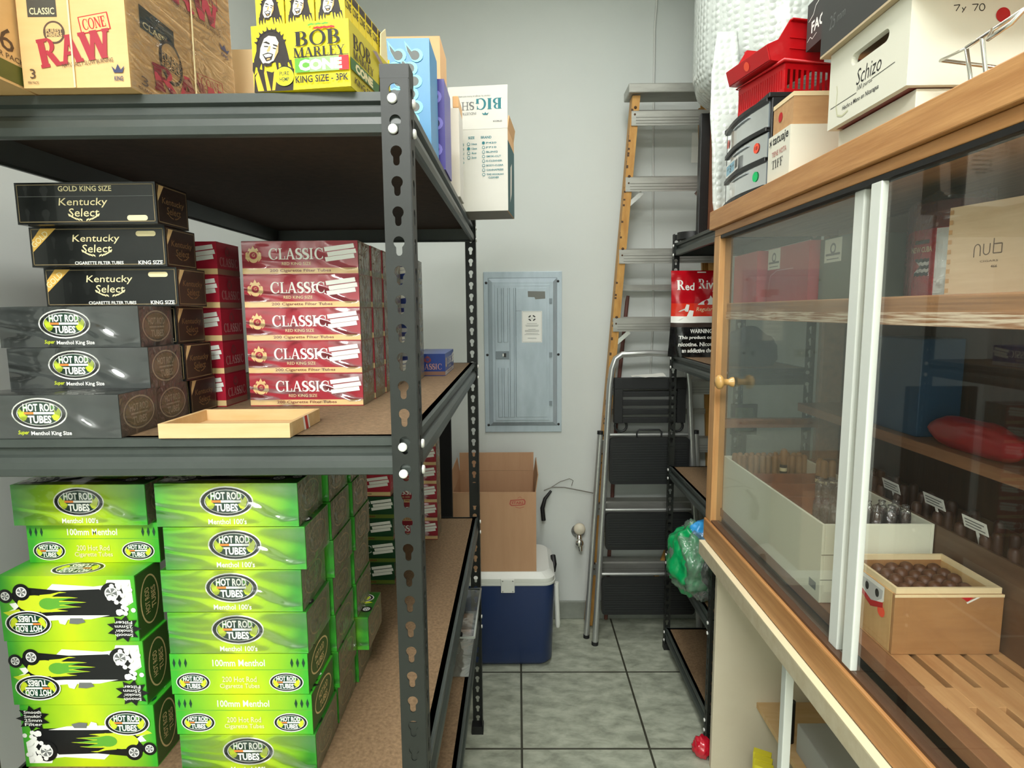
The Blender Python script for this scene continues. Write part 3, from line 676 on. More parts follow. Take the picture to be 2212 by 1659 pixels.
# front tower of green cartons, seven high, and the two rows behind it
dxs = [.004, .001, -.002, .0, -.005, .004, -.004]
for k in range(7):
    turned = k in (1, 2)
    z = S3 + k * hg
    lab = f'bright green carton, {ORD[k]} of the tall front tower, ' + ('plain text side out' if turned else 'oval badge side out')
    x = -.425 + dxs[k]
    if turned: put(GREEN_ME, 'tube_carton', lab, 'carton', (x, .843 + .105, z), (0, 0, PI), 'green tube cartons in the front tower')
    else: put(GREEN_ME, 'tube_carton', lab, 'carton', (x, .843, z), (0, 0, 0), 'green tube cartons in the front tower', GS[k % 3])
    if turned:
        o = bpy.context.scene.objects
for r, (xo, yo) in enumerate(((-.421, .957), (-.417, 1.073))):
    for k in range(7):
        x = xo + (.018 if (r == 1 and k == 1) else 0) + .002 * ((k * 5) % 3)
        put(GREEN_ME, 'tube_carton', f'wrapped green tube carton, {ORD[k]} of the row {"next behind" if r == 0 else "farthest behind"} the front green tower', 'carton', (x, yo, S3 + k * hg), (0, 0, 0), f'green tube cartons in the {"middle" if r == 0 else "rear"} row', GS[(k + r + 1) % 3])
# left tower: three on edge showing the roadster, two flat on top
for k in range(3):
    lab = ['green carton stood on edge, lowest, roadster side out the right way up', 'green carton stood on edge, middle, roadster side out upside down', 'green carton stood on edge, upper, roadster side out upside down'][k]
    x = -.682 + (.004, -.004, -.008)[k]
    z0 = S3 + k * .1056
    # broad face (+z) turned towards the aisle end: rotate about x by 90 deg
    if k == 0: put(GREEN_ME, 'tube_carton', lab, 'carton', (x, .857 + .0652, z0), (PI / 2, 0, 0), 'green cartons on edge', None)
    else: put(GREEN_ME, 'tube_carton', lab, 'carton', (x, .857 + .0652, z0 + .105), (PI / 2, PI, 0), 'green cartons on edge', None)
z0 = S3 + 3 * .1056
put(GREEN_ME, 'tube_carton', 'green tube carton lying flat on the cartons on edge, plain text side out', 'carton', (-.678, .905 + .105, z0), (0, 0, PI), 'green cartons lying on the edge-stood ones', None)
put(GREEN_ME, 'tube_carton', 'green tube carton highest of the left tower, oval badge side out', 'carton', (-.685, .892, z0 + hg), (0, 0, 0), 'green cartons lying on the edge-stood ones', GS[1])
# dim cartons deep on the same board
for k in range(4): put(DKG_ME, 'tube_carton', f'dark green carton with drawn cigarettes, {ORD[k]} of the dim rear pile', 'carton', (-.432 + .004 * (k % 2), 1.49, S3 + k * .0594), (0, 0, 0), 'dark green cartons in the rear pile')
for k in range(4, 7): put(RED_ME, 'tube_carton', f'dim red tube carton lying on the dark green ones, {["lowest", "middle", "top"][k - 4]} of three', 'carton', (-.436, 1.492, S3 + k * .0594), (0, 0, 0), 'red cartons on the dark green ones')
for k in range(7): put(RED_ME, 'tube_carton', f'wrapped red carton under the middle board by the post, {ORD[k]}', 'carton', (-.36, 1.80, S3 + k * .0594), (0, 0, 0), 'red cartons under the middle board', RS[k % 3])
# middle board: black cartons and gold-lettered ones
hb = .0608
put(BLACK_ME, 'tube_carton', 'charcoal tube carton with oval badge, lowest and nearest of the badge cartons', 'carton', (-.655, .806, S2), (0, 0, 0), 'charcoal tube cartons', BS[0])
put(BLACK_ME, 'tube_carton', 'charcoal tube carton lying behind the nearest one, only its end showing', 'carton', (-.658, .896, S2), (0, 0, 0), 'charcoal tube cartons', BS[1])
put(GOLD_ME, 'tube_carton', 'black carton with gold lettering, lowest, behind two charcoal ends', 'carton', (-.655, .985, S2), (0, 0, 0), 'black cartons with gold lettering')
put(BLACK_ME, 'tube_carton', 'charcoal tube carton with oval badge, second layer up', 'carton', (-.652, .875, S2 + hb), (0, 0, 0), 'charcoal tube cartons', BS[1])
put(GOLD_ME, 'tube_carton', 'black carton with gold lettering behind the second-layer charcoal one', 'carton', (-.648, .964, S2 + hb), (0, 0, 0), 'black cartons with gold lettering')
put(BLACK_ME, 'tube_carton', 'charcoal tube carton with oval badge, third layer up', 'carton', (-.666, .882, S2 + 2 * hb), (0, 0, 0), 'charcoal tube cartons', BS[0])
put(GOLD_ME, 'tube_carton', 'black carton with gold lettering behind the third-layer charcoal one', 'carton', (-.66, .970, S2 + 2 * hb), (0, 0, 0), 'black cartons with gold lettering')
put(GOLD_ME, 'tube_carton', 'black carton with gold corner ribbon lying directly on the charcoal cartons', 'carton', (-.640, .945, S2 + 3 * hb), (0, 0, 0), 'black cartons with gold lettering')
put(GOLD_ME, 'tube_carton', 'black carton with gold corner ribbon, second from the top', 'carton', (-.645, .930, S2 + 4 * hb), (0, 0, 0), 'black cartons with gold lettering')
put(GOLDF_ME, 'tube_carton', 'topmost black carton, gold heading across its flap', 'carton', (-.640, .905, S2 + 5 * hb), (0, 0, 0), 'black cartons with gold lettering')
for k in range(5): put(RED_ME, 'tube_carton', f'red carton with its dark end showing, {ORD[k] if k < 4 else "topmost"} of the pile behind black cartons', 'carton', (-.640, 1.078, S2 + k * .0596), (0, 0, 0), 'red cartons behind the black ones', None)
for r in range(4):
    for k in range(5):
        put(RED_ME, 'tube_carton', f'foil-wrapped red carton, {ORD[k] if k < 4 else "topmost"} of the {["front", "second", "third", "fourth"][r]} pile on the middle board', 'carton', (-.389 + .002 * r, 1.082 + r * .0885, S2 + k * .0596), (0, 0, 0), f'red cartons of the {["front", "second", "third", "fourth"][r]} pile', RS[(k + r) % 3])
for k in range(5): put(BLUE_ME, 'tube_carton', f'wrapped blue tube carton, {ORD[k] if k < 4 else "topmost"} of the pile behind the corner post', 'carton', (-.352, 1.478, S2 + k * .0596), (0, 0, 0), 'blue cartons in the pile', RS[k % 3])
put(BLUE_ME, 'tube_carton', 'single blue tube carton lying alone near the back of the middle board', 'carton', (-.280, 1.692, S2), (0, 0, -PI / 2))
# wooden tray lid
tr = thing('wooden_tray', 'shallow pale wooden tray at the front of the middle board', 'tray', (-.404, .800, S2))
b = MB(); w2, d2, h2, t2 = .091, .125, .0205, .006
b.box(-w2, w2, 0, t2, 0, h2, PINE).box(-w2, w2, d2 - t2, d2, 0, h2, PINE).box(-w2, -w2 + t2, t2, d2 - t2, 0, h2, PINE).box(w2 - t2, w2, t2, d2 - t2, 0, h2, PINE).box(-w2 + t2, w2 - t2, t2, d2 - t2, 0, .004, PINE)
build(b, 'box_body', tr, bevel=.0006)
s = MB(); f = Face(s, (w2, 0, 0), (0, 1, 0), (0, 0, 1)); f.polys([[(.055, 0), (.062, 0), (.056, h2), (.049, h2)]], INK['white']); f.polys([[(.062, 0), (.072, 0), (.066, h2), (.056, h2)]], INK['red']); f.polys([[(.072, 0), (.078, 0), (.072, h2), (.066, h2)]], INK['white'])
build(s, 'paper_seal', tr, label='red and white paper seal')

# ---------------------------------------------------------------- top board
KRAFT = mat('raw_kraft', rgb(226, 186, 128), .5, coat=.2, col2=rgb(216, 172, 112), noise_amt=.25, scale=6, stretch=(1, 1, 8))
BROWNP = mat('raw_print_brown', rgb(82, 62, 48), .5)
def raw_face(f, W, H0, cone=True):
    H = H0 * .87
    f.rect(W * .1, W * .37, H * .74, H * 1.0 - .001, mat('raw_tag', rgb(66, 64, 56), .5)); f.text('CLASSIC', W * .235, H * .8, W * .23, H * .07, INK['cream'], bold=.01)
    cx, cy = W * .33, H * .58
    f.ell(cx, cy, W * .1, W * .1, BROWNP); f.ell(cx, cy, W * .083, W * .083, KRAFT); f.rect(cx - W * .09, cx + W * .09, cy - W * .04, cy + W * .03, BROWNP); f.text('PUREST', cx, cy + W * .012, W * .15, W * .035, KRAFT, .02); f.text('FIBERS', cx, cy - W * .022, W * .15, W * .03, KRAFT, .02)
    if cone:
        c, s_ = math.cos(.16), math.sin(.16); cx, cy = W * .71, H * .67
        R = lambda a, b: [(cx + x * c - y * s_, cy + x * s_ + y * c) for x, y in rc(-a, a, -b, b)]
        f.polys([R(W * .14, H * .09)], INK['red']); f.polys([R(W * .13, H * .08)], KRAFT); f.serif('CONE', cx, cy, W * .22, H * .11, INK['red'], T=.2, rot=.16)
    f.serif('RAW', W * .51, H * .41, W * .70, H * .30, INK['rawred'], T=.25, t=.12, rot=.14)
    f.text('NATURALLY SLOW BURNING', W * .62, H * .26, W * .48, H * .045, BROWNP, bold=0, rot=.1)
    f.text('3', W * .1, H * .15, W * .05, H * .1, BROWNP, 0); f.text('PER PACK', W * .1, H * .055, W * .1, H * .03, BROWNP, 0)
    f.up(); f.poly([(W * .86, H * .15), (W * .94, H * .15), (W * .96, H * .22), (W * .925, H * .18), (W * .9, H * .24), (W * .875, H * .18), (W * .84, H * .22)], mat('raw_crown', rgb(52, 56, 90), .5)); f.text('KING', W * .9, H * .09, W * .08, H * .05, mat('raw_crown'), .02)
def raw_case(label, loc, W, D, H, rot=0):
    mb, F = carton(W, D, H, KRAFT); raw_face(F['front'], W, H); raw_face(F['right'], D, H, True)
    o = link('paper_cone_case', mb.mesh('paper_cone_case'), None, loc, (0, 0, rot)); tag(o, label, 'box', 'tan paper cone cases')
    build(MB().box(-W * .02, -W * .005, -.002, -.0013, 0, H, INK['cream']), 'string', o, label='white packing string'); build(MB().box(W / 2 + .0024, W / 2 + .003, D * .53, D * .54, 0, H, INK['cream']), 'string', o, label='white packing string')
    e = .0012; fm = MB(); fm.grid(lambda u, v: (W / 2 + e + .0006 * noise.noise(Vector((u * 6, v * 6, 2))), u * D, v * H), 12, 8, film('case_film', gl=.02, rough=.12, bump=.7, bscale=16, stretch=(1, 1, 4))); build(fm, 'plastic_film', o)
    return o
raw_case('tan paper cone case, lower of two at the front of the top board', (-.551, .783, S1), .135, .29, .130)
raw_case('tan paper cone case lying on the lower one', (-.551, .79, S1 + .1308), .134, .28, .130)
mb, F = carton(.14, .16, .16, KRAFT); f = F['right']; W, H = .16, .16
f.rect(W * .02, W * .3, H * .62, H * .99, mat('raw_tag')); f.text('6', W * .62, H * .32, W * .13, H * .17, BROWNP, 0); f.rect(W * .3, W * .98, H * .02, H * .16, mat('raw_leafprint', rgb(96, 98, 40), .6)); f.ell(W * .93, H * .4, W * .07, W * .09, BROWNP); f.text('PER PACK', W * .62, H * .2, W * .3, H * .04, BROWNP, 0)
tag(link('paper_cone_case', mb.mesh('six_case'), None, (-.692, .668, S1)), 'tan case printed with a six, jutting out past the front of the top board', 'box')
mb, F = carton(.2, .14, .2, mat('carton_pale_tan', rgb(236, 206, 160), .5)); tag(link('storage_carton', mb.mesh('pale_carton'), None, (-.44, 1.16, S1)), 'pale tan carton between the cone cases and the yellow display box', 'box')

def portrait(f, cx, cy, s, body=True):
    """laughing man with long locks, drawn in flat inks"""
    P = lambda pts, m: (f.up(), f.poly([(cx + x * s, cy + y * s) for x, y in pts], m))
    hair = mat('ink_hair', rgb(34, 22, 16), .5); skin = mat('ink_skin', rgb(248, 242, 214), .5); shade = mat('ink_skin_shade', rgb(206, 164, 104), .5)
    if body:
        P([(-.95, -2.05), (-.9, -1.2), (-.6, -.9), (0, -1.1), (.6, -.75), (1.1, -1.0), (1.0, -2.05)], hair)
        for q in ([(-.86, -1.3), (-.7, -1.0), (-.45, -2.0), (-.75, -2.0)], [(-.42, -1.0), (-.3, -.95), (-.1, -2.0), (-.3, -2.0)], [(.1, -1.05), (.3, -.9), (.1, -2.0), (-.05, -2.0)], [(.5, -.9), (.75, -.95), (.6, -1.35), (.4, -1.3)]): P(q, mat('ink_shirt', rgb(236, 180, 40), .5))
    P([(-.7, .43), (-.5, .8), (-.13, 1.0), (.23, 1.0), (.5, .77), (.7, .4), (.8, -.07), (.9, -.6), (.6, -.8), (.43, -.67), (.2, -.6), (-.3, -.75), (-.5, -.6), (-.63, -.9), (-.9, -.7), (-.87, -.4), (-.73, 0)], hair)
    rnd = random.Random(9)
    for k in range(9):  # locks
        t = k / 8; x = -.85 + 1.75 * t; y0 = -.3 - .25 * abs(t - .5) * 2
        if .28 < t < .62: continue
        P([(x - .09, y0), (x + .09, y0), (x + .12 * (t - .4) * 2 + .05, -1.05 - .3 * rnd.random()), (x + .1 * (t - .4) * 2 - .04, -.95)], hair)
    for k in range(10):  # loose ends round the crown
        a = math.radians(20 + 140 * k / 9); P([(.78 * math.cos(a - .1) * .9, .1 + .82 * math.sin(a - .1)), (.78 * math.cos(a + .1) * .9, .1 + .82 * math.sin(a + .1)), (.86 * math.cos(a + .03), .1 + (1.0 + .1 * (k % 2)) * math.sin(a + .03))], hair)
    P([(-.3, .57), (-.07, .7), (.27, .63), (.41, .33), (.37, -.13), (.13, -.53), (-.17, -.7), (-.43, -.63), (-.57, -.33), (-.5, .13)], skin)
    P([(.41, .33), (.37, -.13), (.13, -.53), (.2, -.2), (.3, .1)], shade)
    P([(-.38, .38), (-.2, .44), (-.02, .33), (-.05, .26), (-.22, .34)], hair); P([(.12, .28), (.3, .22), (.38, .14), (.3, .13), (.14, .2)], hair)
    P([(-.34, .22), (-.12, .2), (-.1, .14), (-.3, .16)], hair); P([(.1, .12), (.28, .06), (.27, .0), (.12, .05)], hair)
    P([(-.06, .2), (.02, .18), (-.04, -.06), (-.16, -.1), (-.2, -.04)], shade)
    P([(-.42, -.2), (-.14, -.12), (.12, -.22), (.02, -.5), (-.24, -.56)], hair); P([(-.36, -.23), (-.12, -.18), (.06, -.25), (.0, -.33), (-.26, -.36)], INK['white']); P([(-.22, -.5), (-.02, -.46), (-.08, -.4), (-.2, -.42)], shade)
    P([(-.36, -.62), (-.1, -.66), (.06, -.56), (.0, -.8), (-.3, -.82)], hair)
YEL = mat('carton_yellow', rgb(250, 226, 24), .4)
YELD = mat('carton_yellow_shaded', rgb(206, 190, 50), .45)  # shaded copy of the yellow for the box sides
bob = thing('display_box', 'yellow display box of cones with a laughing man printed on it', 'box', (-.273, .797, S1), (0, 0, math.radians(-8)))
W, D, H = .131, .147, .080
mb = MB(); t_ = .0012
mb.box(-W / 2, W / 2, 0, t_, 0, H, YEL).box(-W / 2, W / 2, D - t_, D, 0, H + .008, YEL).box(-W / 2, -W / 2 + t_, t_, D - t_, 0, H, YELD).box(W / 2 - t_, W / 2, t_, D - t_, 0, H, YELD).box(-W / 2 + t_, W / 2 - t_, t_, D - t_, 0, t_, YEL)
f = Face(mb, (-W / 2, 0, 0), (1, 0, 0), (0, 0, 1)); f.T = lambda p: (p[0], p[1] * .885)
portrait(f, W * .2, .056, .0275)
f.ell(W * .33, .0185, .0130, .0130, INK['lime']); f.ell(W * .33, .0185, .0112, .0112, INK['yellow']); f.text('PURE', W * .33, .0225, .013, .0055, INK['dkgreen'], .02); f.text('HEMP', W * .33, .0145, .013, .0055, INK['dkgreen'], .02)
f.serif('BOB', W * .69, .0675, W * .48, .0195, INK['black'], T=.22); f.serif('MARLEY', W * .70, .0490, W * .53, .0125, INK['black'], T=.2)
for k, (m, y) in enumerate(((INK['leaf'], .0855), (INK['yellow'], .0830), (INK['red'], .0805))):
    x0 = .60 + .03 * k
    f.polys([[(W * (x0 + .035 * i), y + .0014 * (i % 2)), (W * (x0 + .035 * (i + 1)), y + .0014 * ((i + 1) % 2)), (W * (x0 + .035 * (i + 1)), y - .0027 + .0014 * ((i + 1) % 2)), (W * (x0 + .035 * i), y - .0027 + .0014 * (i % 2))] for i in range(6)], m)
f.rect(W * .45, W, .0415, .0425, INK['black']); f.rect(W * .45, W * .6, .0215, .0410, INK['leaf']); f.rect(W * .6, W * .92, .0215, .0410, mat('ink_pale_green', rgb(150, 200, 120), .5)); f.rect(W * .9, W, .0215, .0410, INK['red'])
f.text('CONE', W * .71, .0310, W * .44, .0155, INK['white'], bold=.06); f.text('KING SIZE - 3PK', W * .72, .0122, W * .54, .0098, INK['black'], bold=.02)
f = Face(mb, (W / 2, 0, 0), (0, 1, 0), (0, 0, 1)); g2 = mat('ink_leaf_shaded', rgb(70, 110, 60), .5)  # side print in darker copies of the front inks, shade painted in
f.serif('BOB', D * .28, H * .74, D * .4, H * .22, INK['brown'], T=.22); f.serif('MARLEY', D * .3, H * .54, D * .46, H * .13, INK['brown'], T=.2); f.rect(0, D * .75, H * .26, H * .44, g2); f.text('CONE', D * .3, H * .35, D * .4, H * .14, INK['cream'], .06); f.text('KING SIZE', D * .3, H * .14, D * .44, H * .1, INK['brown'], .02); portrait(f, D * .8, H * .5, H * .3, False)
f.polys([[(D * .5, H * .9), (D * .95, H * .7), (D * .95, H * .78), (D * .6, H * .95)]], mat('ink_mauve', rgb(150, 130, 130), .5))
build(mb, 'box_body', bob)
mb = MB(); mb.prism([(0, 0), (.03, 0), (.024, .05), (.004, .035)], 0, .0015, INK['cream'], 'x'); build(mb, 'back_flap', bob, (W / 2 - .003, D - .032, H - .002))
# small packs standing in the display, three across and six deep
mb, F = carton(.0385, .0212, .118, mat('pack_yellow', rgb(240, 214, 40), .4)); f = F['front']; portrait(f, .019, .099, .0160, False); f.text('CONE', .019, .07, .03, .012, INK['black'], .04); f = F['right']; f.text('CONE', .0106, .100, .018, .01, INK['brown'], .02); f.rect(.001, .0202, .108, .117, INK['brown'])
pk = mb.mesh('cone_pack'); R8 = Matrix.Rotation(math.radians(-8), 3, 'Z')
for r in range(6):
    for c in range(3):
        p = R8 @ Vector((-.0405 + .0405 * c, .004 + .0228 * r, 0)) + Vector((-.273, .797, S1 + t_ + .0004))
        tag(link('cone_pack', pk, None, p, (0, 0, math.radians(-8))), f'small yellow cone pack in the display box, {["front", "second", "third", "fourth", "fifth", "rear"][r]} row, {["by the cone cases", "middle of its row", "by the corner post"][c]}', 'pack', 'cone packs in the yellow display box')
# blue and violet flame cartons, brown and white cartons
def flames(f, W, H, body, lineink, n, seed):
    rnd = random.Random(seed)
    rows = int(n)
    for k in range(rows):
        y = H * (k + .55) / (rows + .9); x0 = W * (.18 if k % 2 else .05)
        for q in range(2):
            x = x0 + W * .46 * q + W * .05 * rnd.random(); r = W * .15
            tear = arc(x + W * .12, y, r, r * .95, -130, 130, 10) + [(x - W * .06, y + H / rows * .55), (x - W * .14, y + H / rows * .8), (x - W * .1, y + H / rows * .3)]
            sc = lambda s_: [(x + (px - x) * s_, y + (py - y) * s_) for px, py in tear]
            f.polys([sc(1.28)], lineink); f.polys([sc(.92)], body)
FG = mat('flame_gray', rgb(92, 98, 96), .45)
mb, F = carton(.15, .10, .19, mat('carton_sky_blue', rgb(58, 142, 196), .35)); f = F['front']; flames(Face(mb, (.0, 0, 0), (1, 0, 0), (0, 0, 1)), .062, .19, FG, mat('flame_cyan', rgb(130, 226, 250), .4), 8, 2); flames(Face(mb, (-.075, 0, 0), (1, 0, 0), (0, 0, 1)), .062, .19, FG, mat('flame_cyan'), 8, 5)
tag(link('flame_carton', mb.mesh('sky_carton'), None, (-.226, 1.10, S1)), 'sky blue carton with gray flames stood at the edge of the top board', 'box')
mb, F = carton(.15, .11, .172, mat('carton_violet', rgb(78, 66, 160), .35)); flames(Face(mb, (.0, 0, 0), (1, 0, 0), (0, 0, 1)), .07, .172, mat('flame_navy', rgb(50, 50, 96), .4), mat('flame_lilac', rgb(150, 140, 230), .4), 6, 4)
tag(link('flame_carton', mb.mesh('violet_carton'), None, (-.217, 1.235, S1)), 'violet carton with lilac flames behind the sky blue one', 'box')
mb, F = carton(.22, .12, .31, mat('carton_brown', rgb(232, 186, 132), .6)); f = F['front']; f.rect(0, .22, .0, .19, mat('white_card', rgb(222, 220, 210), .5))
tag(link('storage_carton', mb.mesh('tan_carton'), None, (-.275, 1.37, S1)), 'tall tan and white carton behind the yellow display box', 'box')
wc = thing('storage_carton', 'white carton with a torn brown rim beside the tall tan one', 'box', (-.205, 1.52, S1))
mb = MB(); mb.box(-.07, .065, 0, .1, 0, .21, mat('white_card')); build(mb, 'box_body', wc, bevel=.001); build(MB().box(.05, .0645, 0, .1, .2103, .238, mat('carton_brown')), 'torn_rim', wc, bevel=.002)
bg = thing('storage_carton', 'big white shipping carton with teal print overhanging the side of the top board', 'box', (-.19, 1.745, S1), (0, 0, math.radians(-6)))
WC = mat('white_card'); TE = INK['teal']
mb = MB(); t_ = .003; W, D, H = .335, .16, .222; x1 = .166; x0 = x1 - W
mb.box(x0, x1, 0, t_, 0, H, WC).box(x0, x1, D - t_, D, 0, H, WC).box(x0, x0 + t_, t_, D - t_, 0, H, WC).box(x1 - t_, x1, t_, D - t_, 0, H, mat('carton_brown')).box(x0 + t_, x1 - t_, t_, D - t_, 0, t_, mat('gray_board', rgb(150, 146, 136), .6))
f = Face(mb, (x1 - .168, 0, 0), (1, 0, 0), (0, 0, 1)); w_ = .168
def lines(f, items, x, y, dy, h_, wd, filled, m):
    for k, t in enumerate(items):
        yy = y - dy * k
        f.ell(x, yy, h_ * .62, h_ * .62, m, 14)
        if k != filled: f.ell(x, yy, h_ * .42, h_ * .42, WC, 14)
        f.text(t, x + h_ * 1.1 + wd * (.2 + .04 * len(t)) / 2 * 1.0, yy, wd * (.2 + .04 * len(t)), h_ * .7, m, .02)
f.text('BRAND', .108, .2, .03, .007, TE, .03); f.text('SIZE', .066, .2, .018, .007, TE, .03); f.text('ITEM', .03, .2, .016, .007, TE, .03)
lines(f, ('P420', 'F710', 'BLING', 'SMOK-OUT', 'E-CLEANER', 'BODY-CLEAR', 'CANNAPRESS', 'THE HOOKAH'), .1, .185, .0122, .007, .08, 0, TE); lines(f, ('16oz', '12oz', '4oz', '2oz'), .058, .183, .0122, .007, .045, 1, TE)
for k, t in enumerate(('A1-DS', 'A2-AS', 'A3-DU', 'A4-PA', 'S1-10')): f.text(t, .034, .182 - .0122 * k, .022, .006, TE, .02)
f.text('CLEANER', .128, .091, .03, .005, TE, .02)
f = Face(mb, (x1, 0, 0), (0, 1, 0), (0, 0, 1)); f.rect(.002, D - .002, .0, H - .03, mat('carton_teal_print', rgb(30, 92, 98), .5)); f.polys([[(.05, .03), (.09, .06), (.1, .15), (.06, .13)]], WC)
build(mb, 'box_body', bg)
mb = MB(); mb.box(-.084, .084, -.0015, .0015, 0, .118, WC); f = Face(mb, (-.084, -.0015, 0), (1, 0, 0), (0, 0, 1)); f.serif('BIG', .115, .068, .075, .03, TE, T=.24, flip=True); f.serif('SHO', .045, .064, .06, .022, INK['gray'], T=.12, flip=True); f.text('INDUSTRIES', .055, .043, .05, .007, INK['gray'], 0, flip=True); f.text('cleaner by design at home and away', .075, .09, .09, .006, INK['gray'], 0, flip=True); f.text('SEYMOUR', .14, .02, .026, .004, INK['gray'], .02, flip=True); f.up(); f.poly([(.1, .038), (.112, .038), (.116, .044), (.109, .041), (.106, .046), (.103, .041), (.096, .044)], TE)
build(mb, 'front_flap', bg, (.082, .0016, H + .0006), (math.radians(-4), 0, math.radians(0)), label='raised white flap with upside-down print')
mb = MB(); mb.box(0, .003, 0, .15, 0, .035, mat('carton_brown')); build(mb, 'side_flap', bg, (x1 - .003, .004, H + .0006), (0, math.radians(8), 0))
# black panel leaning behind the rack
# ---------------------------------------------------------------- on top of the display cabinet (top face at z = 1.815)
TOP = 1.8155
def lump(name, c, r, seed, amt, m, sub=4, fr=3.0, flat=None, parent=None, squash=None):
    bm = bmesh.new(); bmesh.ops.create_icosphere(bm, subdivisions=sub, radius=1)
    for v in bm.verts:
        d = v.co.normalized(); n = noise.noise(d * fr + Vector((seed, seed * 2.3, 0))) + .5 * abs(noise.noise(d * fr * 2.7 + Vector((seed, 0, 5))))
        k = 1 + amt * n
        v.co = Vector((d.x * r[0] * k, d.y * r[1] * k, d.z * r[2] * k))
        if flat is not None and v.co.z < -flat: v.co.z = -flat
    if squash: squash(bm)
    me = bpy.data.meshes.new(name); bm.to_mesh(me); bm.free(); me.materials.append(m); me.polygons.foreach_set('use_smooth', [True] * len(me.polygons))
    return link(name, me, parent, c)
CLEARP = film('clear_drawer', col=rgb(150, 162, 170), gl=.05, milky=.62, rough=.15, bump=0)
BLKP = mat('organizer_black', rgb(24, 25, 25), .4)
og = thing('drawer_organizer', 'small black three-drawer organizer at the far end of the cabinet top', 'organizer', (.612, 1.5215, TOP))
# front (drawers) looks along -x; y runs along the cabinet
mb = MB(); ly, lx, lz = .315, .19, .212
mb.box(.008, lx, -.0, .012, 0, lz, BLKP).box(.008, lx, ly - .012, ly, 0, lz, BLKP).box(lx - .008, lx, .012, ly - .012, 0, lz, BLKP).box(.0, lx, 0, ly, lz, lz + .012, BLKP)
for z in (0, .068, .139): mb.box(.0, lx - .008, .012, ly - .012, z, z + .006, BLKP)
for z in (0, .066, .137, .206): mb.prism([(.012, .012)] + [(-.001 - .017 * math.sin(PI * k / 8), .012 + (ly - .024) * k / 8) for k in range(9)] + [(.012, ly - .012)], z, z + .0092, BLKP)
build(mb, 'casing', og, bevel=.002)
for k, z in enumerate((.0075, .0755, .1465)):
    h_ = .0595
    d = MB()
    fr = [(.006 - .016 * math.sin(PI * q / 10), .0135 + (ly - .027) * q / 10) for q in range(11)]
    d.prism(fr + [(p[0] + .003, p[1]) for p in fr[::-1]], z, z + h_, CLEARP, smooth=False)
    d.box(.02, lx - .03, .016, ly - .016, z, z + .003, CLEARP)
    do = build(d, 'drawer', og, label='clear plastic drawer')
    lp = MB(); lp.prism([(.004 - .016 * math.sin(PI * q / 6 * .5 + PI * .25), .10 + .11 * q / 6) for q in range(7)] + [(-.003 - .012 * math.sin(PI * q / 6 * .5 + PI * .25), .10 + .11 * q / 6) for q in range(6, -1, -1)], z + h_ - .012, z + h_ - .009, mat('lip_clear', rgb(186, 194, 198), .3)); build(lp, 'pull_lip', do)
def sticker(parent, o, u, v, cx, cy, r, m, txt=None, name='round_sticker', lab=None):
    s = MB(); f = Face(s, o, u, v, .0006); f.ell(cx, cy, r, r, m)
    if txt: f.text(txt, cx, cy, r * 1.1, r * .8, INK['dkred'], .03)
    return build(s, name, parent, label=lab)
fv = (0, 0, 1)
def on_front(y, z):  # centre and direction on the bowed drawer front
    q = (y - .0135) / (ly - .027); k = .016 * PI * math.cos(PI * q) / (ly - .027)
    return Vector((.006 - .016 * math.sin(PI * q) - .0012, y, z)), Vector((k, -1, 0)).normalized()
for y, z, m, tx, lab in ((ly - .035, .176, INK['coral'], '12', 'round coral sticker at the far end of the upper drawer'), (.06, .108, INK['coral'], '18', 'round coral sticker on the middle drawer'), (.06, .038, INK['mint'], None, 'round green sticker on the lowest drawer')):
    c, u = on_front(y, z); r = .0125; sticker(og, c - u * r - Vector((0, 0, r)), u, fv, r, r, r, m, tx, lab=lab)
c, u = on_front(ly - .10, 0); s = MB(); f = Face(s, c - u * .0975 - Vector((.0005, 0, 0)), u, fv, .0009); f.rect(.03, .165, .08, .115, INK['white']); f.rect(.036, .125, .084, .111, mat('label_blue', rgb(150, 196, 214), .5)); f.text('3', .082, .097, .014, .02, INK['black'], .02); f.text('DRAWER', .056, .1, .028, .006, INK['black'], .0); f.text('LOCKING', .107, .1, .028, .006, INK['black'], 0)
for q in range(9): f.rect(.131 + .0032 * q, .131 + .0032 * q + (.0016 if q % 3 else .0024), .086, .108, INK['black'])
build(s, 'paper_label', og, label='paper shelf label on the middle drawer')
# red basket and red bin on the organizer
RED = mat('red_plastic', rgb(200, 16, 24), .32, coat=.2)
bk = thing('plastic_basket', 'red slotted plastic basket on the black organizer', 'basket', (.652, 1.535, TOP + .2245), (0, 0, math.radians(13)))
mb = MB(); bw, bl, bh = .19, .19, .075; lip = .008
def basket_wall(mb, a, b, n):
    a, b = Vector(a), Vector(b); d = (b - a); l = d.length; d.normalize()
    def seg(x0, x1, z0, z1):
        mb.beam(a + d * x0 + Vector((0, 0, (z0 + z1) / 2)), a + d * x1 + Vector((0, 0, (z0 + z1) / 2)), .003, z1 - z0, RED)
    seg(0, l, 0, .012); seg(0, l, bh - .018, bh)
    for k in range(n + 1):
        x = .004 + (l - .008) * k / n; seg(x - .0032, x + .0032, .012, bh - .018)
basket_wall(mb, (0, 0, 0), (0, bl, 0), 20); basket_wall(mb, (bw, 0, 0), (bw, bl, 0), 20); basket_wall(mb, (0, 0, 0), (bw, 0, 0), 12); basket_wall(mb, (0, bl, 0), (bw, bl, 0), 12)
mb.box(0, bw, 0, bl, 0, .003, RED)
build(mb, 'basket_body', bk)
mb = MB(); mb.tube([(-.006, -.006, bh), (bw + .006, -.006, bh), (bw + .006, bl + .006, bh), (-.006, bl + .006, bh)], .005, RED, 8, closed=True); build(mb, 'rim', bk)
bn = thing('storage_bin', 'red open-front storage bin standing in the slotted basket', 'bin', (.640, 1.548, TOP + .2245 + .0805), (0, 0, math.radians(13)))
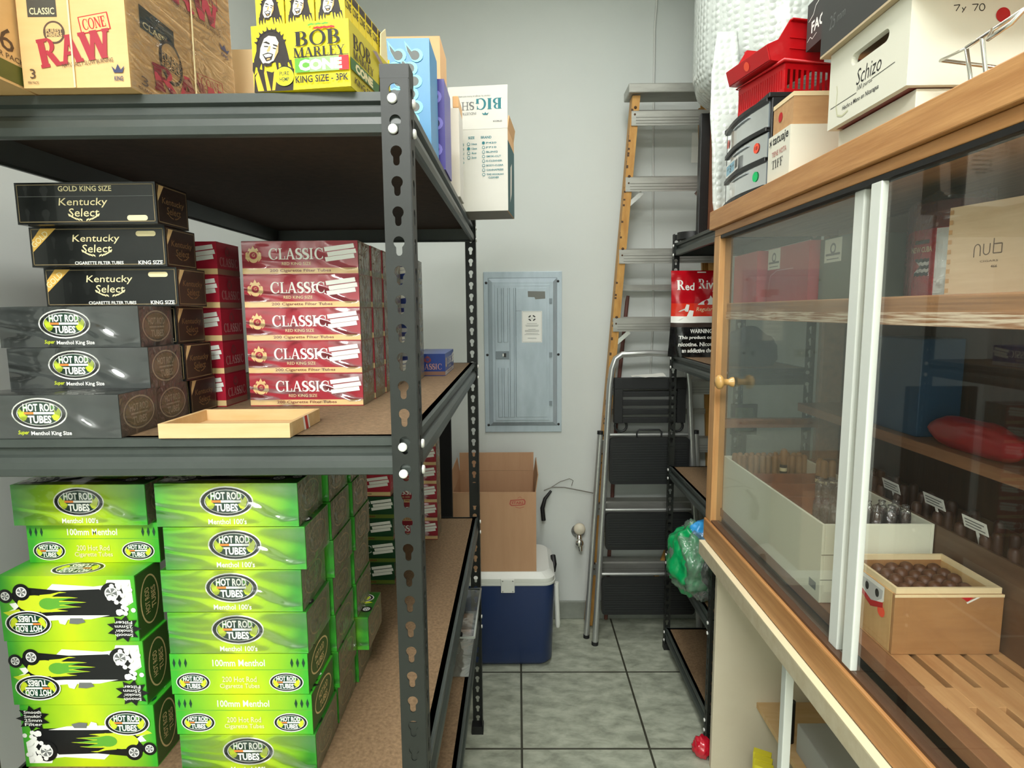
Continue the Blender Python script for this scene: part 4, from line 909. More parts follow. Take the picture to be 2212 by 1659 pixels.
mb = MB(); t_ = .003; W, L_, H = .13, .18, .098
side = [(-.03, .036), (-.018, 0.0), (W, 0), (W, H), (.03, H), (.0, .05)]
for y in (0, L_ - t_): mb.prism([(p[0], p[1]) for p in side], y, y + t_, RED, 'y')
mb.box(-.018, W, t_, L_ - t_, 0, t_, RED).box(W - t_, W, t_, L_ - t_, t_, H, RED)
mb.beam((-.0245, t_, .019), (-.0245, L_ - t_, .019), .003, .036, RED, up=(-.3, 0, 1))
mb.box(.03, W + .01, -.010, .0, H - .004, H, RED).box(.03, W + .01, L_, L_ + .010, H - .004, H, RED).box(W, W + .01, 0, L_, H - .004, H, RED)
for z in (.03, .055): mb.box(.03, W, -.0025, 0, z, z + .002, RED)
build(mb, 'bin_body', bn, bevel=.0008)
sticker(bn, (-.0205, L_, 0), (0, -1, 0), (-.3, 0, 1), .09, .019, .011, INK['coral'], lab='round coral sticker')
# white box with a tan open box nested on it
WB = mat('white_painted_wood', rgb(232, 230, 212), .5)
tj = thing('cigar_box', 'white cigar box with black lettering between the organizer and the big white tray', 'box', (.612, 1.396, TOP))
mb = MB(); mb.box(0, .15, 0, .117, 0, .112, WB); f = Face(mb, (0, .117, 0), (0, -1, 0), (0, 0, 1)); f.text('tatuaje', .066, .095, .084, .026, INK['black'], .02, .05); f.line([(.010, .085), (.010, .106)], .0012, INK['black']); f.line([(.017, .085), (.017, .106)], .0012, INK['black']); f.line([(.006, .091), (.021, .093)], .0012, INK['black']); f.line([(.006, .099), (.021, .101)], .0012, INK['black']); f.ell(.0135, .096, .0028, .0034, INK['black']); f.text('TIENE NOTA', .062, .067, .078, .012, mat('ink_faded_pink', rgb(196, 140, 130), .5), .02); f.serif('TIFF', .055, .043, .06, .019, INK['black'], T=.16)
build(mb, 'box_body', tj, bevel=.001)
tn = thing('cigar_box', 'tan wooden cigar box with a red dot set on the white lettered box', 'box', (.620, 1.404, TOP + .1125))
mb = MB(); t_ = .005; TANP = mat('tan_ply', rgb(200, 158, 110), .6, col2=rgb(186, 142, 96), noise_amt=.2, scale=6, stretch=(2, 12, 12)); PALE = mat('pale_rim', rgb(236, 214, 168), .6)
mb.box(0, .12, 0, t_, 0, .062, TANP).box(0, .12, .105 - t_, .105, 0, .062, TANP).box(0, t_, t_, .105 - t_, 0, .062, TANP).box(.12 - t_, .12, t_, .105 - t_, 0, .062, TANP).box(t_, .12 - t_, t_, .105 - t_, 0, t_, TANP)
build(mb, 'box_body', tn)
mb = MB(); mb.box(-.001, .121, -.001, t_, .0623, .072, PALE).box(-.001, .121, .105 - t_, .106, .0623, .072, PALE).box(-.001, t_, t_, .105 - t_, .0623, .072, PALE).box(.12 - t_, .121, t_, .105 - t_, .0623, .072, PALE); build(mb, 'rim', tn, label='pale wooden rim')
sticker(tn, (0, .105, 0), (0, -1, 0), (0, 0, 1), .04, .036, .011, INK['dot'], lab='round red sticker')
# low white box, big white tray box on it, black carton on that
lw = thing('cigar_box', 'low white box under the big white tray with a hand slot', 'box', (.612, .965, TOP))
build(MB().box(0, .30, .0, .222, 0, .035, WB), 'box_body', lw, bevel=.001)
sz = thing('tray_box', 'big white tray box with a hand slot and black script lettering', 'box', (.590, .955, TOP + .0365))
mb = MB(); W, L_, H, t_ = .33, .232, .135, .011
MAR = wood('maroon_wood', rgb(116, 46, 40), rgb(134, 62, 50))
# -x end with slot, built round the slot
ya, yb, za, zb = .062, .150, .087, .107
def endwall(x0, x1):
    out = rc(0, L_, 0, H); slot = arc(yb, (za + zb) / 2, (zb - za) / 2, (zb - za) / 2, -90, 90, 8) + arc(ya, (za + zb) / 2, (zb - za) / 2, (zb - za) / 2, 90, 270, 8)
    bm = bmesh.new(); o = [bm.verts.new((0, y, z)) for y, z in out]; i = [bm.verts.new((0, y, z)) for y, z in slot]
    ed = [bm.edges.new((q[k], q[(k + 1) % len(q)])) for q in (o, i) for k in range(len(q))]
    bmesh.ops.triangle_fill(bm, edges=ed, use_beauty=True); bm.verts.index_update()
    fs = [[v.index for v in f.verts] for f in bm.faces if not (ya - .0 < f.calc_center_median().y < yb + .0 and za < f.calc_center_median().z < zb) and not any(math.hypot(f.calc_center_median().y - c, f.calc_center_median().z - (za + zb) / 2) < (zb - za) / 2 * .99 for c in (ya, yb))]
    vv = [tuple(v.co) for v in bm.verts]; bm.free()
    mb.add([(x0, v[1], v[2]) for v in vv], [f[::-1] for f in fs], WB); mb.add([(x1, v[1], v[2]) for v in vv], fs, WB)
    n = len(slot); mb.add([(x0, *p) for p in slot] + [(x1, *p) for p in slot], [(k, (k + 1) % n, n + (k + 1) % n, n + k) for k in range(n)], WB)
    mb.add([(x0, *p) for p in out] + [(x1, *p) for p in out], [(k, (k + 1) % 4, 4 + (k + 1) % 4, 4 + k) for k in range(4)], WB)
endwall(0, t_)
mb.box(t_, W, 0, t_, 0, H - .012, WB).box(t_, W, L_ - t_, L_, 0, H - .012, WB).box(W - t_, W, t_, L_ - t_, 0, H, WB).box(t_, W - t_, t_, L_ - t_, .0, .006, MAR)
f = Face(mb, (0, L_, 0), (0, -1, 0), (0, 0, 1)); BK = INK['black']
f.text('Schizo', .128, .062, .072, .026, BK, -.004, .2); f.line([(.008, .037), (.094, .037)], .0011, BK); f.line([(.140, .044), (.2, .046)], .0011, BK); f.text('100 puros', .118, .042, .045, .010, BK, 0, .2); f.text('Hecho a Mano en Nicaragua', .105, .024, .11, .010, BK, .01, .2)
GSM = mat('ink_smudge', rgb(206, 206, 170), .6)
f.line([(.028, .036), (.03, .06), (.027, .072)], .002, GSM); f.line([(.028, .036), (.034, .018), (.05, .012), (.07, .016)], .003, GSM)
f = Face(mb, (0, 0, 0), (1, 0, 0), (0, 0, 1)); f.line([(.062, .112), (.071, .113), (.066, .104)], .0012, BK); f.line([(.0745, .109), (.078, .105)], .0012, BK); f.line([(.080, .110), (.075, .102)], .0012, BK); f.line([(.089, .113), (.098, .1135), (.093, .104)], .0012, BK); f.line(arc(.104, .109, .004, .005, 0, 360, 10), .0012, BK)
build(mb, 'box_body', sz)
sticker(sz, (0, -.0, 0), (1, 0, 0), (0, 0, 1), .136, .098, .0105, INK['dot'], lab='round red sticker')
fb = thing('carton', 'black carton lying across the big white tray box', 'box', (.578, .80, TOP + .0365 + .1358))
BCK = mat('black_card', rgb(62, 62, 60), .5)
mb = MB(); mb.box(.0, .34, .0, .405, .0, .004, mat('tan_underside', rgb(196, 176, 142), .6)); mb.box(.0, .34, .0, .405, .0042, .14, BCK)
f = Face(mb, (0, .405, 0), (0, -1, 0), (0, 0, 1)); f.text('25', .04, .05, .022, .024, INK['gray'], -.004, .2); f.text('mm', .07, .047, .028, .01, INK['gray'], 0, .2)
build(mb, 'box_body', fb)
tag(build(MB().box(.768, .95, 1.33, 1.518, TOP, 2.132, wood('maroon_wood', rgb(116, 46, 40), rgb(134, 62, 50))), 'cigar_box', bevel=.002), 'red-brown wooden box behind the white lettered cigar box', 'box')
mb, F = carton(.14, .23, .15, BCK); f = F['left']; f = Face(mb, (-.07, .23, 0), (0, -1, 0), (0, 0, 1))
mb2 = MB(); mb2.box(0, .24, 0, .20, 0, .105, BCK); f = Face(mb2, (0, .20, 0), (0, -1, 0), (0, 0, 1)); f.text('FACTORY', .098, .045, .15, .026, INK['white'], .03); f.line([(.008, .064), (.03, .072), (.04, .088), (.06, .094)], .0018, INK['white']); f.line([(.005, .02), (.02, .026), (.03, .018), (.05, .024)], .0014, INK['white'])
tag(build(mb2, 'carton', None, (.70, 1.332, 2.1325)), 'black carton with bold white lettering on the red-brown wooden box', 'box')
CHROME = mat('chrome', rgb(225, 224, 215), .18, .9)
wf = thing('wire_easel', 'bent chrome wire display stand at the near front of the cabinet top', 'stand', (.600, .70, TOP))
mb = MB(); r = .0028
mb.tube([(.02, .16, .0), (.012, .165, .052), (.012, .215, .056), (.10, .205, .040), (.10, .05, .05), (.012, .04, .060), (.012, .165, .0525)], r, CHROME, 8)
mb.tube([(.02, .135, r), (.012, .138, .055)], r, CHROME, 8); mb.tube([(.075, .16, r), (.09, .19, .043)], r, CHROME, 8)
mb.tube([(.012, .12, .056), (.0, .11, .04), (.0, .075, .043), (.012, .07, .058)], r, CHROME, 8)
build(mb, 'wire_frame', wf)

# ---------------------------------------------------------------- inside the cabinet: upper shelf at z = 1.537
US = 1.5375
def cbox(label, x, y, z, W, D, H, m, rot=0, name='cigar_box', group=None, deco=None, bevel=.0015, cat='box'):
    mb, F = carton(W, D, H, m)
    if deco: deco(F, W, D, H)
    o = build(mb, name, None, (x, y, z), (0, 0, rot), bevel=0); tag(o, label, cat, group); return o
PINKR = mat('box_crimson', rgb(176, 66, 72), .45); BROWNB = mat('box_tin_gray', rgb(96, 104, 92), .5); CARD = mat('label_card', rgb(222, 224, 206), .5)
def card(F, W, D, H, x0, x1, y0, y1):
    f = F['left']; f.rect(x0, x1, y0, y1, CARD); cx = (x0 + x1) / 2; w_ = x1 - x0
    f.polys(ring(arc(cx, y1 - w_ * .3, w_ * .17, w_ * .17, 0, 360, 18), arc(cx, y1 - w_ * .3, w_ * .1, w_ * .1, 0, 360, 18)), INK['gray']); f.rect(x0 + w_ * .08, x1 - w_ * .08, y0 + w_ * .2, y0 + w_ * .27, INK['gray']); f.rect(x0 + w_ * .15, x1 - w_ * .15, y0 + w_ * .08, y0 + w_ * .11, INK['gray'])
cbox('plain crimson box at the far corner of the upper cabinet shelf', .735, 1.630, US, .185, .17, .135, PINKR)
cbox('crimson box with a pale card on its corner on the upper cabinet shelf', .755, 1.385, US, .185, .225, .135, PINKR, deco=lambda F, W, D, H: (card(F, W, D, H, .002, .075, .082, .134), F['left'].line([(.012, .03), (.02, .066), (.06, .078), (.15, .078)], .002, mat('ink_dusty_pink', rgb(206, 150, 146), .5))))
cbox('gray-green box with a pale card beside the white door edge', .765, 1.235, US, .17, .135, .132, BROWNB, deco=lambda F, W, D, H: card(F, W, D, H, .02, .09, .08, .13))
cbox('plain brown box standing behind the carded boxes', .93, 1.36, US, .12, .30, .19, mat('box_brown_gray', rgb(132, 116, 90), .6))
# clear bag bundle of red pouches
pb = thing('tobacco_pouch', 'red pouch with a striped flag and white side wrapped in clear plastic', 'pouch', (.770, 1.098, US))
mb = MB(); RP = mat('pouch_red', rgb(188, 36, 46), .4); MR = mat('pouch_maroon', rgb(120, 54, 54), .4)
w_, l_, h_ = .050, .062, .163
pts = [(-w_, l_ * .2), (-w_ * .9, -l_ * .55), (-w_ * .5, -l_), (w_ * .6, -l_), (w_, -l_ * .4), (w_, l_), (-w_ * .6, l_)]
mb.prism(pts, .0, .118, RP); mb.prism(pts, .1182, h_, MR)
o_ = Vector((-w_ * .9, -l_ * .55, 0)); f = Face(mb, (-w_ * .6, l_, 0), (-.02, -.05, 0), (0, 0, 1)) 
f = Face(mb, (-w_, l_ * .2, 0), (w_ * .1, -l_ * .75, 0), (0, 0, 1)); W = math.hypot(w_ * .1, l_ * .75)
f.rect(W * .05, W * .75, .093, .100, INK['brown']); f.text('NEW CUBA', W * .4, .083, W * 1.0, .010, INK['cream'], .03)
for k, m in enumerate((INK['black'], INK['white'], INK['black'], INK['white'], INK['black'])): f.polys([[(W * (.1 + .1 * q), .066 - .006 * k + .002 * (q % 2)) for q in range(8)] + [(W * (.1 + .1 * q), .060 - .006 * k + .002 * (q % 2)) for q in range(7, -1, -1)]], m)
f.polys([[(W * .05, .04), (W * .05, .068), (W * .35, .054)]], INK['red'])
f = Face(mb, (-w_ * .9, -l_ * .55, 0), (w_ * .4, -l_ * .45, 0), (0, 0, 1)); f.rect(.002, math.hypot(w_ * .4, l_ * .45) + .0, 0, .117, INK['white'])
f = Face(mb, (-w_ * .5, -l_, 0), (1, 0, 0), (0, 0, 1)); f.rect(0, w_ * 1.0, 0, .117, INK['white'])
build(mb, 'pouch_body', pb)
mb = MB(); q2 = [(p[0] * 1.05, p[1] * 1.05) for p in pts]; n = len(q2)
mb.add([(*p, 0) for p in q2] + [(p[0] * 1.0, p[1] * 1.0, h_ + .004 + .012 * (k % 2)) for k, p in enumerate(q2)] + [(0, 0, h_ + .014)], [(k, (k + 1) % n, n + (k + 1) % n, n + k) for k in range(n)] + [(n + k, n + (k + 1) % n, 2 * n) for k in range(n)], film('bag_film', gl=.07, milky=.06, rough=.1, bump=.9, bscale=50), True)
build(mb, 'plastic_bag', pb)
def nub(F, W, D, H):
    f = F['front']; m = INK['gray']; f.line(arc(W * .36, H * .5, W * .035, H * .05, 180, 0, 8) + [(W * .395, H * .42)], .0016, mat('ink_burn', rgb(106, 84, 66), .6)); f.line([(W * .325, H * .5), (W * .325, H * .41)], .0016, MATS['ink_burn']); f.line([(W * .43, H * .55), (W * .43, H * .47)] + arc(W * .465, H * .47, W * .035, H * .04, 180, 360, 8) + [(W * .5, H * .55)], .0016, MATS['ink_burn']); f.line([(W * .54, H * .6), (W * .54, H * .44), (W * .63, H * .44), (W * .63, H * .54), (W * .54, H * .54)], .0016, MATS['ink_burn']); f.text('CIGARS', W * .5, H * .36, W * .2, H * .02, MATS['ink_burn'], 0); f.text('466', W * .56, H * .3, W * .07, H * .03, MATS['ink_burn'], .02)
    for k in range(9):
        for x in (0, W - .008): f.rect(x + .001, x + .007, H * (k + .25) / 9, H * (k + .7) / 9, TANP)
cbox('light wooden box branded with three small letters on the upper cabinet shelf', .707, .916, US, .133, .09, .137, mat('light_box_wood', rgb(218, 194, 160), .55, col2=rgb(202, 174, 138), noise_amt=.25, scale=5, stretch=(2, 14, 14)), rot=math.radians(-74), deco=nub)
tag(build(MB().box(.89, .985, 1.32, 1.50, 1.2305, 1.45, mat('box_navy', rgb(30, 70, 104), .5)), 'cigar_box', bevel=.002), 'blue box at the back of the cabinet below the upper shelf', 'box')
rd = tag(lump('tobacco_packet', (.905, 1.17, 1.2308 + .030), (.028, .13, .035), 5, .12, mat('packet_red', rgb(150, 26, 34), .35, coat=.3), 4, 2.0, .030), 'glossy red packet lying on the rear shelf of the cabinet', 'packet')

# long cream compartment tray with cigars (floor of slats at z = .898)
FL = .8985
TRAYM = mat('tray_cream', rgb(238, 238, 214), .45); DIV = wood('divider_wood', rgb(132, 74, 42), rgb(156, 92, 54), (12, 2, 12))
lt = thing('compartment_tray', 'long cream tray with brown dividers behind the far glass door', 'tray', (.634, 1.205, FL))
mb = MB(); W, L_, H, t_ = .232, .60, .172, .006
mb.box(0, t_, 0, L_, 0, H, TRAYM).box(W - t_, W, 0, L_, 0, H, TRAYM).box(t_, W - t_, 0, t_, 0, H, TRAYM).box(t_, W - t_, L_ - t_, L_, 0, H, TRAYM).box(t_, W - t_, t_, L_ - t_, .0, .09, DIV)
build(mb, 'tray_body', lt, bevel=.001)
for y in (.13, .255, .37, .47): build(MB().box(t_ + .0005, W - t_ - .0005, y, y + .004, .0905, .15, DIV), 'divider', lt)
mb = MB(); f = Face(mb, (0, L_, 0), (0, -1, 0), (0, 0, 1), .0004); f.rect(.555, .585, .02, .038, INK['gray']); build(mb, 'small_label', lt, label='small gray label')
for z in (.05, .105): build(MB().box(.0, W, -.0006, -.0001, z, z + .0015, mat('seam_gray', rgb(120, 116, 98), .6)), 'seam_line', lt)
TOBA = mat('cigar_tan', rgb(150, 110, 62), .55, col2=rgb(126, 88, 46), noise_amt=.25, scale=60, bump=.1, bscale=90); TOBD = mat('cigar_dark', rgb(74, 46, 30), .5, col2=rgb(58, 34, 22), noise_amt=.25, scale=60, bump=.1, bscale=90)
FOIL = film('cigar_cello', gl=.10, milky=.03, rough=.1, bump=.8, bscale=70)
def cigar_mesh(r, L_, m, band=False, cello=False, key='cigar'):
    mb = MB(); mb.lathe([(0.0001, 0), (r * .95, .001), (r, L_ * .1), (r, L_ - r * .9), (r * .8, L_ - r * .35), (r * .45, L_ - r * .08), (.0001, L_)], m, n=16)
    if band: mb.lathe([(r * 1.02, L_ * .42), (r * 1.03, L_ * .43), (r * 1.03, L_ * .62), (r * 1.02, L_ * .63)], INK['black'], n=16); mb.lathe([(r * 1.045, L_ * .48), (r * 1.045, L_ * .56)], INK['cream'], n=16)
    return mb.mesh(key)
CT = cigar_mesh(.0085, .098, TOBA, key='tan_cigar'); CB = cigar_mesh(.0095, .128, TOBA, True, key='banded_cigar'); CD = cigar_mesh(.010, .10, TOBD, key='dark_cigar')
cello_mb = MB(); cello_mb.lathe([(.0112, .0), (.0115, .09), (.0105, .102), (.006, .109), (.0075, .114), (.003, .116)], FOIL, n=12); CELLO = cello_mb.mesh('cello_sleeve')
TZ = FL + .0905
for k in range(12): tag(link('cigar', CT, None, (.655 + .0178 * k, 1.772 + .006 * (k % 2), TZ + .0003), (0, 0, k)), 'tan cigar standing in the far compartment of the cream tray', 'cigar', 'tan cigars in the far compartment')
for k in range(12): tag(link('cigar', CT, None, (.655 + .0178 * k, 1.739 + .006 * (k % 2), TZ - .004 + .0043), (0, 0, k)), 'tan cigar standing in the far compartment of the cream tray', 'cigar', 'tan cigars in the far compartment')
tag(link('cigar', CB, None, (.770, 1.700, TZ + .0003)), 'tall tan cigar with a black band standing in the cream tray', 'cigar')
for k in range(3): tag(link('cigar', CB, None, (.815 + .0215 * (k % 2), 1.56 + .0225 * (k // 2), TZ + .0003)), 'banded tan cigar standing beside the cabinet end in the second compartment', 'cigar', 'banded cigars in the second compartment')
rnd = random.Random(11); k = 0
for q in range(8):
    o = link('cigar', CD, None, (.745 + .030 * (q % 4), 1.40 + .028 * (q // 4), TZ + .0115 + .0), (math.radians(88), 0, math.radians(rnd.uniform(-12, 12)))); o.rotation_euler = (0, 0, q)
    o.location = (.745 + .028 * (q % 4), 1.41 + .030 * (q // 4), TZ - .03 + .0303); tag(o, 'dark cigar in crinkled cellophane in the middle compartment of the cream tray', 'cigar', 'cellophaned cigars in the middle compartment'); link('cellophane', CELLO, o)
for q in range(15):
    o = link('cigar', CD, None, (.668 + .030 * (q % 6), 1.228 + .033 * (q // 6), TZ + .0003), (0, 0, q * 1.3)); tag(o, 'dark cigar in crinkled cellophane in the nearest compartment of the cream tray', 'cigar', 'cellophaned cigars in the nearest compartment'); link('cellophane', CELLO, o)
# rear tray of dark cigars with white cards
rt = thing('compartment_tray', 'dark wooden tray of dark cigars along the back of the cabinet', 'tray', (.868, .40, FL))
mb = MB(); W, L_, H, t_ = .128, 1.36, .172, .006; DW = wood('dark_tray', rgb(108, 82, 60), rgb(88, 64, 46), (12, 2, 12))
mb.box(0, t_, 0, L_, 0, H, DW).box(W - t_, W, 0, L_, 0, H, DW).box(t_, W - t_, 0, t_, 0, H, DW).box(t_, W - t_, L_ - t_, L_, 0, H, DW).box(t_, W - t_, t_, L_ - t_, 0, .09, DKB)
build(mb, 'tray_body', rt, bevel=.001)
for q in range(76):
    a, b = q % 4, q // 4
    if (q * 7) % 11 == 3: continue
    o = link('cigar', CD, None, (.868 + .021 + .0282 * a, .44 + .066 * b + .008 * (a % 2), FL + .0908), (0, 0, q)); tag(o, 'dark cigar standing in the dark tray along the back of the cabinet', 'cigar', 'dark cigars in the back tray')
for q, (y, z) in enumerate(((.56, .0), (.80, .0), (1.085, .0), (1.20, .01), (1.345, .0))):
    c = thing('price_card', ['white price card in the back tray nearest the viewer', 'white price card in the back tray, second from the near end', 'white price card in the back tray behind the white door edges', 'white price card in the back tray right of the wrapped cigars', 'white price card in the back tray farthest away'][q], 'card', (.882, y, FL + .172 + .018 + z), (0, math.radians(-16), 0), None)
    mb = MB(); mb.box(0, .0008, 0, .062, 0, .026, INK['white']); f = Face(mb, (0, .062, 0), (0, -1, 0), (0, 0, 1))
    for j in range(3): f.rect(.006, .056 - .008 * (j % 2), .005 + .0065 * j, .0075 + .0065 * j, INK['gray'])
    build(mb, 'card', c); build(MB().box(.001, .003, .028, .034, -.03, .02, INK['white']), 'clip', c)
# near cigar box of bare cigars
nb_ = thing('cigar_box', 'open wooden box of brown cigars at the near end of the slatted cabinet floor', 'box', (.668, 1.013, FL))
mb = MB(); W, L_, H, t_ = .193, .158, .113, .008; NBW = mat('near_box_wood', rgb(178, 132, 84), .55, col2=rgb(158, 112, 70), noise_amt=.25, scale=4, stretch=(2, 14, 14)); NBL = mat('near_box_pale', rgb(214, 178, 122), .55, col2=rgb(196, 156, 102), noise_amt=.25, scale=4, stretch=(14, 14, 3))
mb.box(t_ * 0, W, 0, t_, 0, H, NBW).box(0, W, L_ - t_, L_, 0, H, NBW).box(0, t_, t_, L_ - t_, 0, H, NBL).box(W - t_, W, t_, L_ - t_, 0, H, NBL).box(t_, W - t_, t_, L_ - t_, 0, .006, NBW)
build(mb, 'box_body', nb_, bevel=.0008)
mb = MB()
for a, b, c, d in ((.003, W - .003, .003, t_), (.003, W - .003, L_ - t_, L_ - .003), (.003, t_, t_, L_ - t_), (W - t_, W - .003, t_, L_ - t_)): mb.box(a, b, c, d, H + .0003, H + .011, PALE)
build(mb, 'rim', nb_, label='pale raised inner rim')
mb = MB(); mb.box(-.0004, W, -.0005, .0005, H - .005, H - .0, PALE); build(mb, 'edge_line', nb_)
s = MB(); f = Face(s, (0, L_, 0), (0, -1, 0), (0, 0, 1), .0006); f.poly([(.05, .112), (.128, .112), (.128, .085), (.092, .058), (.05, .085)], INK['white']); f.polys([[(.054, .104), (.124, .104), (.122, .088), (.092, .064), (.056, .088)]], mat('label_pale_gray', rgb(196, 198, 194), .5)); f.polys([[(.05, .084), (.09, .070), (.126, .082), (.126, .072), (.09, .058), (.05, .074)]], INK['red']); f.ell(.075, .092, .006, .008, INK['black']); f.ell(.107, .092, .006, .008, INK['black'])
build(s, 'paper_label', nb_, label='white and red shield-shaped label')
sticker(nb_, (0, L_, 0), (0, -1, 0), (0, 0, 1), .122, .064, .011, INK['coral'], lab='round coral sticker')
s = MB(); f = Face(s, (0, 0, 0), (1, 0, 0), (0, 0, 1), .0006); f.poly([(.116, .108), (.128, .100), (.138, .108)], INK['red']); f.polys([[(.128, .096), (.15, .108), (.144, .108), (.126, .099)]], INK['white']); build(s, 'paper_label', nb_, label='corner of a red and white label')
CBIG = cigar_mesh(.0132, .112, mat('cigar_brown', rgb(108, 72, 46), .5, col2=rgb(86, 54, 34), noise_amt=.25, scale=60, bump=.1, bscale=90), key='thick_cigar')
for r in range(5):
    for c in range(6):
        lean = .06 * (c > 3) * (1 if (r + c) % 3 else .3)
        o = link('cigar', CBIG, None, (.668 + .0225 + .0275 * c, 1.013 + .0225 + .0275 * r, FL + .0066 - .004 * ((r * 3 + c * 5) % 4) * 0), (0, 0, r * c))
        o.scale = (1, 1, .93 + .05 * ((r * 3 + c * 5) % 4) / 3); tag(o, 'thick brown cigar standing in the open wooden box at the near end of the cabinet', 'cigar', 'thick cigars in the open wooden box')

# ---------------------------------------------------------------- under the counter
tag(build(MB().box(.80, .93, 1.40, 1.60, .2405, .33, mat('gray_box', rgb(176, 176, 170), .6)), 'storage_box', bevel=.003), 'light gray box on the shelf under the countertop', 'box')
tag(build(MB().tube([(.80, 1.64, .2408), (.80, 1.64, .37)], .012, BLKP, 12), 'black_stick'), 'short black tube standing on the shelf under the countertop', 'tube')
for k, (x, y, m) in enumerate(((.82, 1.335, mat('bag_rust', rgb(136, 62, 54), .4, coat=.3)), (.905, 1.25, mat('bag_mauve', rgb(120, 96, 110), .4, coat=.3)), (.82, 1.20, MATS['bag_rust']))):
    tag(lump('snack_bag', (x, y, .2405 + .034), (.05, .045, .04), 21 + k, .2, m, 3, 2.0, .034 / .04 * .0 + .034), ['rust-red foil bag next to the gray box under the countertop', 'mauve foil bag behind the rust-red ones under the countertop', 'rust-red foil bag nearest the viewer under the countertop'][k], 'bag')
YB_ = mat('pack_lemon', rgb(226, 214, 50), .4)
for k in range(3):
    mb, F = carton(.05, .022, .188, YB_); f = F['front']; f.polys([[(0, 0), (.05, 0), (.05, .135), (.03, .155)]], INK['black']); f.text('BIG', .018, .163, .026, .012, INK['black'], .04)
    tag(link('snack_pack', mb.mesh('lemon_pack'), None, (.71 + .008 * k, 1.60 + .026 * k, .0003), (0, 0, -.5)), ['front yellow and black pack on the floor under the countertop', 'middle yellow and black pack on the floor under the countertop', 'rear yellow and black pack on the floor under the countertop'][k], 'pack')
rbg = tag(lump('candy_bag', (.622, 1.884, .0005 + .030), (.032, .032, .036), 33, .2, mat('foil_crimson', rgb(196, 22, 44), .25, coat=.6), 4, 3.0, .030), 'crimson foil bag on the floor tucked by the cabinet end panel', 'bag')

# ---------------------------------------------------------------- on the narrow rack
pr = thing('tobacco_pouch', 'big red and black tobacco pouch standing on the narrow rack', 'pouch', (.738, 2.452, 1.3296), (math.radians(3), 0, math.radians(4)))
W, H = .25, .345
def pil(s):
    def g(u, v):
        e = min(u, 1 - u); th = .034 * (min(1, e * 5) ** .6) * (1 - v) ** .55 * (1 + .2 * noise.noise(Vector((u * 5, v * 5, s)))) + .0012
        return ((u - .5) * W * (1 - .05 * math.sin(PI * v)), s * th + .004 * noise.noise(Vector((u * 7, v * 9, 3))), v * H)
    return g
mb = MB(); RV = mat('pouch_foil_red', rgb(186, 14, 28), .22, coat=.5)
PB = mat('pouch_foil_black', rgb(18, 18, 18), .2, coat=.5)
def zone(v): return PB if v < .36 else (INK['brown'] if v < .40 else (INK['white'] if v < .47 else (mat('pouch_orange_red', rgb(222, 52, 30), .25, coat=.4) if v < .62 else RV)))
n = 26
for sgn in (-1, 1):
    g = pil(sgn)
    for j in range(40):
        v0, v1 = j / 40, (j + 1) / 40
        vv = [g(i / n, v) for v in (v0, v1) for i in range(n + 1)]
        fs = [((i, i + 1, n + 2 + i, n + 1 + i) if sgn < 0 else (i + 1, i, n + 1 + i, n + 2 + i)) for i in range(n)]
        mb.add(vv, fs, zone((v0 + v1) / 2), True)
fr = pil(-1)
class PF(Face):
    def pt(s, p):
        q = fr(min(max(p[0] / W, 0), 1), min(max(p[1] / H, 0), 1)); return Vector(q) + Vector((0, -s.k - .0006, 0))
f = PF(mb, (0, 0, 0), (1, 0, 0), (0, 0, 1))
f.serif('R', .035, .288, .030, .038, INK['white'], T=.22); f.text('ed', .072, .282, .038, .030, INK['white'], .02); f.serif('R', .122, .293, .030, .038, INK['white'], T=.22); f.text('iver', .176, .289, .070, .034, INK['white'], .02)
for cx, cy, s_ in ((.155, .235, 1), (.05, .195, .5), (.06, .165, .7)): f.polys([[(cx - .05 * s_, cy - .025 * s_), (cx + .03 * s_, cy - .025 * s_), (cx + .04 * s_, cy + .03 * s_), (cx + .015 * s_, cy + .034 * s_), (cx + .0, cy + .0 * s_), (cx - .03 * s_, cy - .012 * s_)]], INK['white'])
f.text('Regular', .135, .19, .072, .020, INK['cream'], 0, .25)
for k, (t, x, y, w_) in enumerate((('WARNING:', .125, .105, .10), ('This product contains', .125, .078, .19), ('nicotine. Nicotine is', .125, .052, .19), ('an addictive chemical', .13, .027, .17))): f.text(t, x, y, w_, .017, INK['white'], .03)
f.rect(.105, .14, .336, .3405, INK['white'])
build(mb, 'pouch_body', pr)
cb = tag(lump('cloth_cap', (.785, 2.06, 1.3275 + .044), (.10, .08, .085), 41, .12, mat('cap_slate', rgb(70, 84, 96), .6), 4, 2.0, .044 * 1.0), 'slate gray lettered cap on the narrow rack behind the far cabinet pane', 'cap')
cr = tag(lump('crumpled_paper', (.885, 2.17, 1.3275 + .018), (.045, .03, .028), 43, .6, mat('paper_white', rgb(226, 226, 216), .7), 3, 3.0, .018), 'crumpled white paper next to the slate cap on the narrow rack', 'paper')
fm = thing('picture_frame', 'small black square frame standing on the narrow rack below the slate cap', 'frame', (.76, 2.10, .8435))
mb = MB()
for a in (rc(0, .09, 0, .012), rc(0, .09, .098, .11), rc(0, .012, .012, .098), rc(.078, .09, .012, .098)): mb.box(a[0][0], a[1][0], 0, .015, a[0][1] + .23, a[2][1] + .23, BLKP)
mb.box(.035, .055, .0, .015, .0, .2299, BLKP); mb.box(0, .09, -.03, .04, .0, .004, BLKP); build(mb, 'frame_body', fm); build(MB().box(.0125, .0775, .006, .008, .2425, .3275, mat('frame_olive', rgb(96, 102, 76), .6)), 'picture', fm)
gb = thing('plastic_bag', 'green and clear plastic bag bulging out of the narrow rack above its lower boards', 'bag', (.664, 2.115, .4595))
